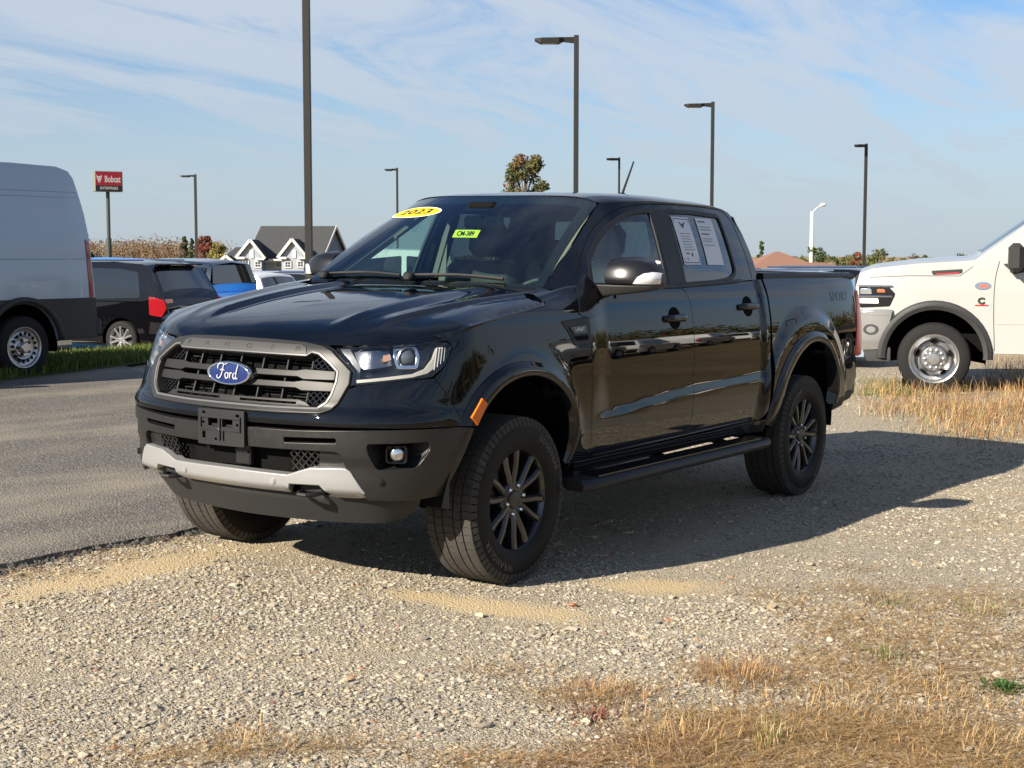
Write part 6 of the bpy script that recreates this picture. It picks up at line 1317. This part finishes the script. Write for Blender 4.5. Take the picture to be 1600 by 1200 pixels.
# the far wood that reads as one mass
def wood(label, spots, palette, seed, leafs, hmin, hmax):
    rg = np.random.default_rng(seed); VV, FF, CC = [], [], []; nb = 0
    for (x, y) in spots:
        zb = float(gz(x, y)); H = hmin+(hmax-hmin)*rg.random(); m = 16; C = np.stack([rg.normal(0, H*.16, m), rg.normal(0, H*.16, m), H*(.25+.68*rg.random(m))], 1)+[x, y, zb]; Rr = H*(.10+.10*rg.random(m))
        V, Fc, c = leaves(260, C, Rr, leafs, [palette[rg.integers(0, len(palette))], palette[rg.integers(0, len(palette))]], rg); VV.append(V); FF.append(Fc+nb); CC.append(c); nb += len(V)
        a = H*.012+.03; tv = np.array([(x-a, y, zb), (x+a, y, zb), (x+a*.3, y, zb+H*.95), (x-a*.3, y, zb+H*.95), (x, y-a, zb), (x, y+a, zb), (x, y+a*.3, zb+H*.95), (x, y-a*.3, zb+H*.95)]); VV.append(tv); FF.append(np.array([[0, 1, 2, 3], [4, 5, 6, 7]])+nb); CC.append(np.tile([(.30, .24, .17)], (8, 1))); nb += 8
    o = bigmesh('far_wood', np.vstack(VV), np.vstack(FF), LEAF, None, np.vstack(CC)); tag(o, label, 'trees', kind='stuff'); return o
rg_ = np.random.default_rng(99)
wood('far belt of straw and rust coloured autumn trees left of the grey house', [cw(d, (px-800)/FPX*d) for px, d in zip(rg_.uniform(60, 345, 120), rg_.uniform(290, 360, 120))], STRAW+RUST, 31, .20, 7.6, 9.4)
wood('low far tree line along the horizon behind the parked cars', [cw(d, (px-800)/FPX*d) for px, d in zip(rg_.uniform(480, 1900, 170), rg_.uniform(420, 520, 170))], RUST+OLV+GRN, 32, .34, 4.8, 6.2)
wood('tree line across the field behind the photographer', [(r_*math.cos(a), r_*math.sin(a)) for a, r_ in zip(rg_.uniform(R_(25), R_(178), 260), rg_.uniform(150, 210, 260))], RUST+OLV+GRN, 33, .55, 9, 15)
# ------------------------------------------------------------------ loose stone, dry grass, weeds, turf
STONE = attr_mat('stone', .9)
ico_v = np.array([(0, 0, 1)]+[(math.cos(a)*.894, math.sin(a)*.894, .447) for a in np.arange(5)*1.2566]+[(math.cos(a)*.894, math.sin(a)*.894, -.447) for a in np.arange(5)*1.2566+.6283]+[(0, 0, -1)])
ico_f = np.array([(0, i, i % 5+1) for i in range(1, 6)]+[(i, i+5, i % 5+1) for i in range(1, 6)]+[(i % 5+1, i+5, i % 5+6) for i in range(1, 6)]+[(11, i % 5+6, i+5) for i in range(1, 6)])
oct_v = np.array([(1, 0, 0), (-1, 0, 0), (0, 1, 0), (0, -1, 0), (0, 0, 1), (0, 0, -1)], float); oct_f = np.array([(0, 2, 4), (2, 1, 4), (1, 3, 4), (3, 0, 4), (2, 0, 5), (1, 2, 5), (3, 1, 5), (0, 3, 5)])
def gpts(n, d0, d1, margin=1.12, pw=1.):
    dep = d0+(d1-d0)*rng.random(n)**pw; lat = (rng.random(n)-.5)*2*dep*800/FPX*margin; return np.array(CAM_POS[:2])+FH*dep[:, None]+RH*lat[:, None]
TERR = lambda x, y: gz(x, y)+(vnoise(x, y, .9, 3)-.5)*.035*(np.abs(x) < 14)*(np.abs(y) < 12)*sm(.25, 1.0, np.minimum(np.hypot(x, np.abs(y)-.8), np.hypot(x+3.22, np.abs(y)-.8)))
def sandw(x, y):
    def q(cx_, cy_, rx, ry, a): u = (x-cx_)*math.cos(a)+(y-cy_)*math.sin(a); v = -(x-cx_)*math.sin(a)+(y-cy_)*math.cos(a); return np.hypot(u/rx, v/ry)
    d = np.minimum(q(.44, 1.05, .16, .62, .14), q(-.35, 1.42, .22, .34, .52)); d = np.minimum(d, q(1.0, -.62, .9, .22, .03)); return 1-sm(.5, 1.25, d)
def stones(name, label, P, smin, smax, bv, bf, pw=2.2, sink=.45):
    x, y = P[:, 0], P[:, 1]; ok = (y > -1.04+(vnoise(x, 0*x, 1.3, 21)-.5)*.16-9.5*sm(-1.6, -8.5, x)) & (rng.random(len(P)) > .93*sandw(x, y)) & (rng.random(len(P)) > .80*sm(.42, .66, vnoise(x, y, .75, 77, 4)))
    P = P[ok]; n = len(P); s = smin+(smax-smin)*rng.random(n)**pw
    sc = s[:, None]*np.stack([.75+.6*rng.random(n), .65+.5*rng.random(n),   .30+.25*rng.random(n)], 1); a = rng.random(n)*6.283; ca, sa = np.cos(a), np.sin(a)
    V = (bv[None]*(1+.55*(rng.random((n, len(bv), 1))-.5))+.35*(rng.random((n, len(bv), 3))-.5))*sc[:, None]; tl = (rng.random((n, 1))-.5)*.9
    X = V[..., 0]*ca[:, None]-V[..., 1]*sa[:, None]; Y_ = V[..., 0]*sa[:, None]+V[..., 1]*ca[:, None]; Zz = V[..., 2]+tl*X
    W_ = np.stack([X+P[:, :1], Y_+P[:, 1:2], Zz+TERR(P[:, 0], P[:, 1])[:, None]+sc[:, 2:3]*(1-sink)*.6], -1).reshape(-1, 3)
    base = np.array([(.36, .312, .235), (.31, .268, .202), (.27, .246, .205), (.40, .352, .27), (.20, .183, .155), (.36, .285, .185), (.43, .39, .315)])
    c = base[rng.choice(7, n, p=[.25, .22, .16, .14, .08, .10, .05])]*(.8+.4*rng.random((n, 1))); odd = rng.random(n) < .006; c[odd] = (.34, .16, .10)
    Fc = (bf[None]+(np.arange(n)*len(bv))[:, None, None]).reshape(-1, 3)
    o = bigmesh(name, W_, Fc, STONE, None, np.repeat(c, len(bv), 0)); tag(o, label, 'gravel', kind='stuff')
stones('gravel', 'crushed grey stone scattered over the near ground', gpts(56000, 3.6, 7.4, pw=1.0), .0022, .0125, ico_v, ico_f, 2.4)
stones('gravel', 'fine crushed stone around and behind the black pickup', gpts(95000, 5.0, 12.5, pw=.75), .0034, .0135, oct_v, oct_f, 2.2)
stones('gravel', 'sparse bigger stones lying on the gravel', gpts(1500, 3.6, 9, pw=.8), .008, .024, ico_v, ico_f, 3.0, .3)
stones('gravel', 'loose stone farther back towards the white truck', gpts(24000, 11, 20, pw=.9), .007, .020, oct_v, oct_f, 2.2)
# crumbs of asphalt along the broken edge
n = 2600; cxx = rng.uniform(-1.6, 2.6, n); cyy = -1.10+(vnoise(cxx, 0*cxx, 1.3, 21)-.5)*.16-9.5*sm(-1.6, -8.5, cxx)+np.abs(rng.normal(size=n))*.06-.02
s_ = .004+.016*rng.random(n)**2.5; V = (oct_v[None]*(1+.5*(rng.random((n, 6, 1))-.5)))*(s_[:, None]*np.array([[1, .8, .6]]))[:, None]; V = V+np.stack([cxx, cyy, TERR(cxx, cyy)+s_*.3], 1)[:, None]
cc_ = np.array([(.07, .065, .06)])*(.6+1.2*rng.random((n, 1))); o = bigmesh('asphalt_crumbs', V.reshape(-1, 3), (oct_f[None]+(np.arange(n)*6)[:, None, None]).reshape(-1, 3), STONE, None, np.repeat(cc_, 6, 0)); tag(o, 'dark crumbs of asphalt along the broken edge of the drive', 'gravel', kind='stuff')
# dry grass
GRASS = attr_mat('dry_blade', .75, trans=.3)
DRY = np.array([(.52, .35, .16), (.43, .275, .115), (.57, .42, .23), (.28, .165, .075), (.47, .32, .155)]); RED_ = np.array([(.30, .13, .08), (.26, .12, .07), (.36, .19, .10)]); GR_ = np.array([(.12, .16, .035), (.16, .19, .05), (.09, .13, .03)])
def blades(P, L, lean, width, cols, rg, zf=TERR, up=.5, azim=None):
    n = len(P); a = rg.random(n)*6.283 if azim is None else azim; d = np.stack([np.cos(a), np.sin(a), 0*a], 1); s = np.stack([-np.sin(a), np.cos(a), 0*a], 1); z0 = zf(P[:, 0], P[:, 1])-.004
    b = np.stack([P[:, 0], P[:, 1], z0], 1); Lh = (L*lean)[:, None]; Lv = (L*np.sqrt(np.maximum(0, 1-lean**2)))[:, None]; w_ = (width*(.6+.8*rg.random(n)))[:, None]; k = (rg.random((n, 1))-.5)*.5
    zv = np.array([[0, 0, 1.]])
    m = b+d*Lh*.42+zv*Lv*.62+s*Lh*k*.3; t = b+d*Lh+zv*Lv*(1.0-.25*rg.random((n, 1)))+s*Lh*k
    V = np.stack([b-s*w_, b+s*w_, m+s*w_*.8, m-s*w_*.8, t], 1).reshape(-1, 3); o = (np.arange(n)*5)[:, None]
    F3 = np.concatenate([o+np.array([[0, 1, 2]]), o+np.array([[0, 2, 3]]), o+np.array([[3, 2, 4]])]); return V, F3, np.repeat(cols, 5, 0)
class Acc:
    def __init__(s): s.V = []; s.F = []; s.C = []; s.n = 0
    def add(s, V, Fc, c): s.V.append(V); s.F.append(Fc+s.n); s.C.append(c); s.n += len(V)
    def build(s, name, label, cat): o = bigmesh(name, np.vstack(s.V), np.vstack(s.F), GRASS, None, np.vstack(s.C)); tag(o, label, cat, kind='stuff'); return o
def pick(pal, n, rg, var=.35): return pal[rg.integers(0, len(pal), n)]*(1-var/2+var*rg.random((n, 1)))
def px2g(px, py):
    """ground point under a picture position, taken on the sloping lot"""
    d = np.array([(px-800)/FPX, (600-py)/FPX, 1.]); r_ = np.array([RH[0], RH[1], 0]); f_ = np.array(fw); u_ = np.cross(r_, f_); v = r_*d[0]+u_*d[1]+f_*d[2]; t = 5.
    for _ in range(60): p = np.array(CAM_POS)+v*t; t += .7*(p[2]-float(gz(p[0], p[1])))/max(1e-3, -v[2])
    return np.array(CAM_POS)[:2]+v[:2]*t
rg = np.random.default_rng(41); acc = Acc(); flat = Acc(); TUFTS = []
# mats of flattened dry grass on the right foreground (centre picture positions, spread in metres, blades)
mats = [(1215, 940, .16, .09, 260), (1330, 925, .30, .07, 260), (1440, 950, .35, .16, 900), (1540, 935, .25, .10, 420), (1330, 985, .28, .14, 800), (1400, 1010, .35, .14, 900), (1280, 1035, .22, .10, 650), (1500, 1010, .35, .18, 900), (1580, 990, .25, .2, 600), (1390, 1065, .26, .10, 800), (1480, 1080, .25, .12, 700), (1560, 1050, .2, .1, 380), (1290, 1085, .18, .06, 350),
        (1150, 1052, .16, .05, 520), (1240, 1150, .30, .10, 1500), (1120, 1140, .26, .08, 1300), (1040, 1170, .22, .05, 900), (1350, 1140, .28, .10, 1300), (1450, 1160, .28, .10, 1300), (1550, 1150, .25, .14, 1100), (1300, 1195, .4, .04, 800), (1100, 1198, .3, .03, 600), (1500, 1198, .35, .04, 700), (900, 1190, .14, .03, 350), (770, 1188, .20, .03, 420),
        (900, 1090, .14, .03, 240), (985, 1085, .10, .04, 160), (790, 1050, .14, .03, 150), (350, 1178, .26, .02, 300), (250, 1190, .16, .02, 180), (470, 1165, .18, .03, 150), (560, 1160, .12, .03, 120), (350, 1000, .05, .02, 30), (1330, 890, .10, .03, 60), (1420, 815, .12, .04, 40), (90, 895, .12, .05, 130), (30, 900, .10, .04, 120), (200, 868, .14, .03, 110), (280, 845, .12, .03, 80), (150, 880, .14, .03, 70), (1540, 820, .15, .06, 40)]
for (px, py, rx, ry, n) in mats:
    c = px2g(px, py); q = rg.normal(size=(n, 2))*[rx, ry*2.2]*.62; P = c+RH*q[:, :1]+FH*q[:, 1:2]; tone = rg.random(); pal = DRY if tone < .85 else np.vstack([DRY, RED_])
    L = .05+.10*rg.random(n)**1.3; m_ = int(n*.95); q = rg.normal(size=(m_, 2))*[rx, ry*2.2]*.62; P = c+RH*q[:, :1]+FH*q[:, 1:2]; n = m_; L = .06+.13*rg.random(n)**1.3; flat.add(*blades(P, L, .972+.027*rg.random(n), .0013, pick(pal, n, rg, .9), rg))
# upright tufts: each a clump that can be picked out
def tuft(px, py, n, rad, h, pal, lean=.55, w_=.0012, name='dry_grass_tuft', label=None):
    c = px2g(px, py); q = rg.normal(size=(n, 2))*rad*.5; P = c+q; az = np.arctan2(q[:, 1], q[:, 0])+rg.normal(size=n)*.6; L = h*(.5+.6*rg.random(n)); le = np.clip(lean*(.4+.9*rg.random(n)), 0, .97)
    V, Fc, cc = blades(P, L, le, w_, pick(pal, n, rg, .45), rg, azim=az); o = bigmesh(name, V-[c[0], c[1], 0], Fc, GRASS, None, cc); o.location = (c[0], c[1], 0); tag(o, label, 'grass', kind='stuff'); return o
tuft(1150, 1064, 620, .20, .10, np.vstack([RED_, DRY, DRY[:2]]), .93, label='spreading reddish brown grass tuft in the gravel below the rear wheel')
tuft(1385, 1030, 150, .09, .06, np.vstack([GR_, DRY[2:3]]), .6, label='green tuft in the middle of the dry grass on the right')
tuft(1205, 1160, 120, .08, .08, np.vstack([GR_[:2], DRY[2:3], DRY[2:3]]), .5, label='pale green tuft at the bottom edge among dry grass')
tuft(1392, 945, 110, .12, .055, np.vstack([GR_, DRY[:1]]), .55, label='yellow green tuft at the far side of the dry grass')
tuft(1530, 960, 70, .10, .08, np.vstack([GR_[1:2], DRY[2:3]]), .45, label='thin upright tuft near the right edge in dry grass')
tuft(1566, 1077, 170, .07, .045, np.array([(.04, .11, .03), (.06, .14, .035)]), .8, .004, 'weed', 'small dark green weed in pale stone near the right edge')
tuft(1065, 1170, 500, .30, .10, DRY, .93, label='tall straw coloured tuft at the bottom edge right of centre')
tuft(1270, 1125, 350, .32, .085, DRY, .9, label='bushy straw tuft right of the tall one at the bottom')
tuft(1440, 1105, 300, .32, .08, DRY, .9, label='loose straw tuft in front of the small green weed')
tuft(1520, 1170, 350, .32, .09, DRY, .88, label='straw tuft in the bottom right corner')
tuft(930, 1095, 420, .20, .08, np.vstack([DRY, RED_]), .85, label='low brown tuft beside the red patch')
tuft(930, 1125, 300, .10, .035, np.array([(.26, .08, .06), (.28, .13, .08), (.20, .06, .045)]), .93, .0022, 'red_weed', 'low red leaved weed in the gravel at the bottom centre')
tuft(375, 1165, 260, .16, .07, np.vstack([GR_[:1], DRY, DRY]), .85, label='flattened tuft with a green heart at the bottom left')
flat.build('dry_grass_mat', 'flattened dry brown grass matted over the stones', 'grass')
# tall dry grass around the white truck
for (px0, px1, py0, py1, n, h) in ((1375, 1640, 600, 662, 3600, .27), (1450, 1640, 630, 684, 2000, .20), (1550, 1680, 560, 600, 900, .36), (1480, 1600, 672, 698, 400, .09)):
    pts = np.array([px2g(a, b) for a, b in zip(rg.uniform(px0, px1, 160), rg.uniform(py0, py1, 160))]); P = pts[rg.integers(0, 160, n)]+rg.normal(size=(n, 2))*.17
    L = h*(.25+.8*rg.random(n)**1.6); acc.add(*blades(P, L, .25+.70*rg.random(n), .0026, pick(np.vstack([DRY, DRY, RED_, GR_[1:2]]), n, rg, .5), rg))
pts = np.array([px2g(a, b) for a, b in zip(rg.uniform(1350, 1430, 40), rg.uniform(596, 622, 40))]); P = pts[rg.integers(0, 40, 900)]+rg.normal(size=(900, 2))*.12; acc.add(*blades(P, .05+.08*rg.random(900), .3+.5*rg.random(900), .003, pick(np.vstack([GR_, DRY[:1]]), 900, rg, .5), rg))
acc.build('tall_dry_grass', 'tall straw coloured grass standing along the front of the white truck', 'grass')
# turf blades
ta, tb = TURF; tf = Acc(); n = 26000; u = rg.random(n)*(len(ta)-1); i = u.astype(int); f_ = (u-i)[:, None]; A_ = ta[i]*(1-f_)+ta[np.minimum(i+1, len(ta)-1)]*f_; B_ = tb[i]*(1-f_)+tb[np.minimum(i+1, len(tb)-1)]*f_; t = rg.random((n, 1)); P = A_*(1-t)+B_*t
tf.add(*blades(P, .06+.09*rg.random(n), .1+.5*rg.random(n), .007, pick(np.array([(.12, .155, .035), (.17, .20, .05), (.09, .12, .025)]), n, rg, .4), rg, zf=lambda x, y: gz(x, y)+.06)); tf.build('turf_blades', 'green turf blades on the strip under the cargo van', 'grass')
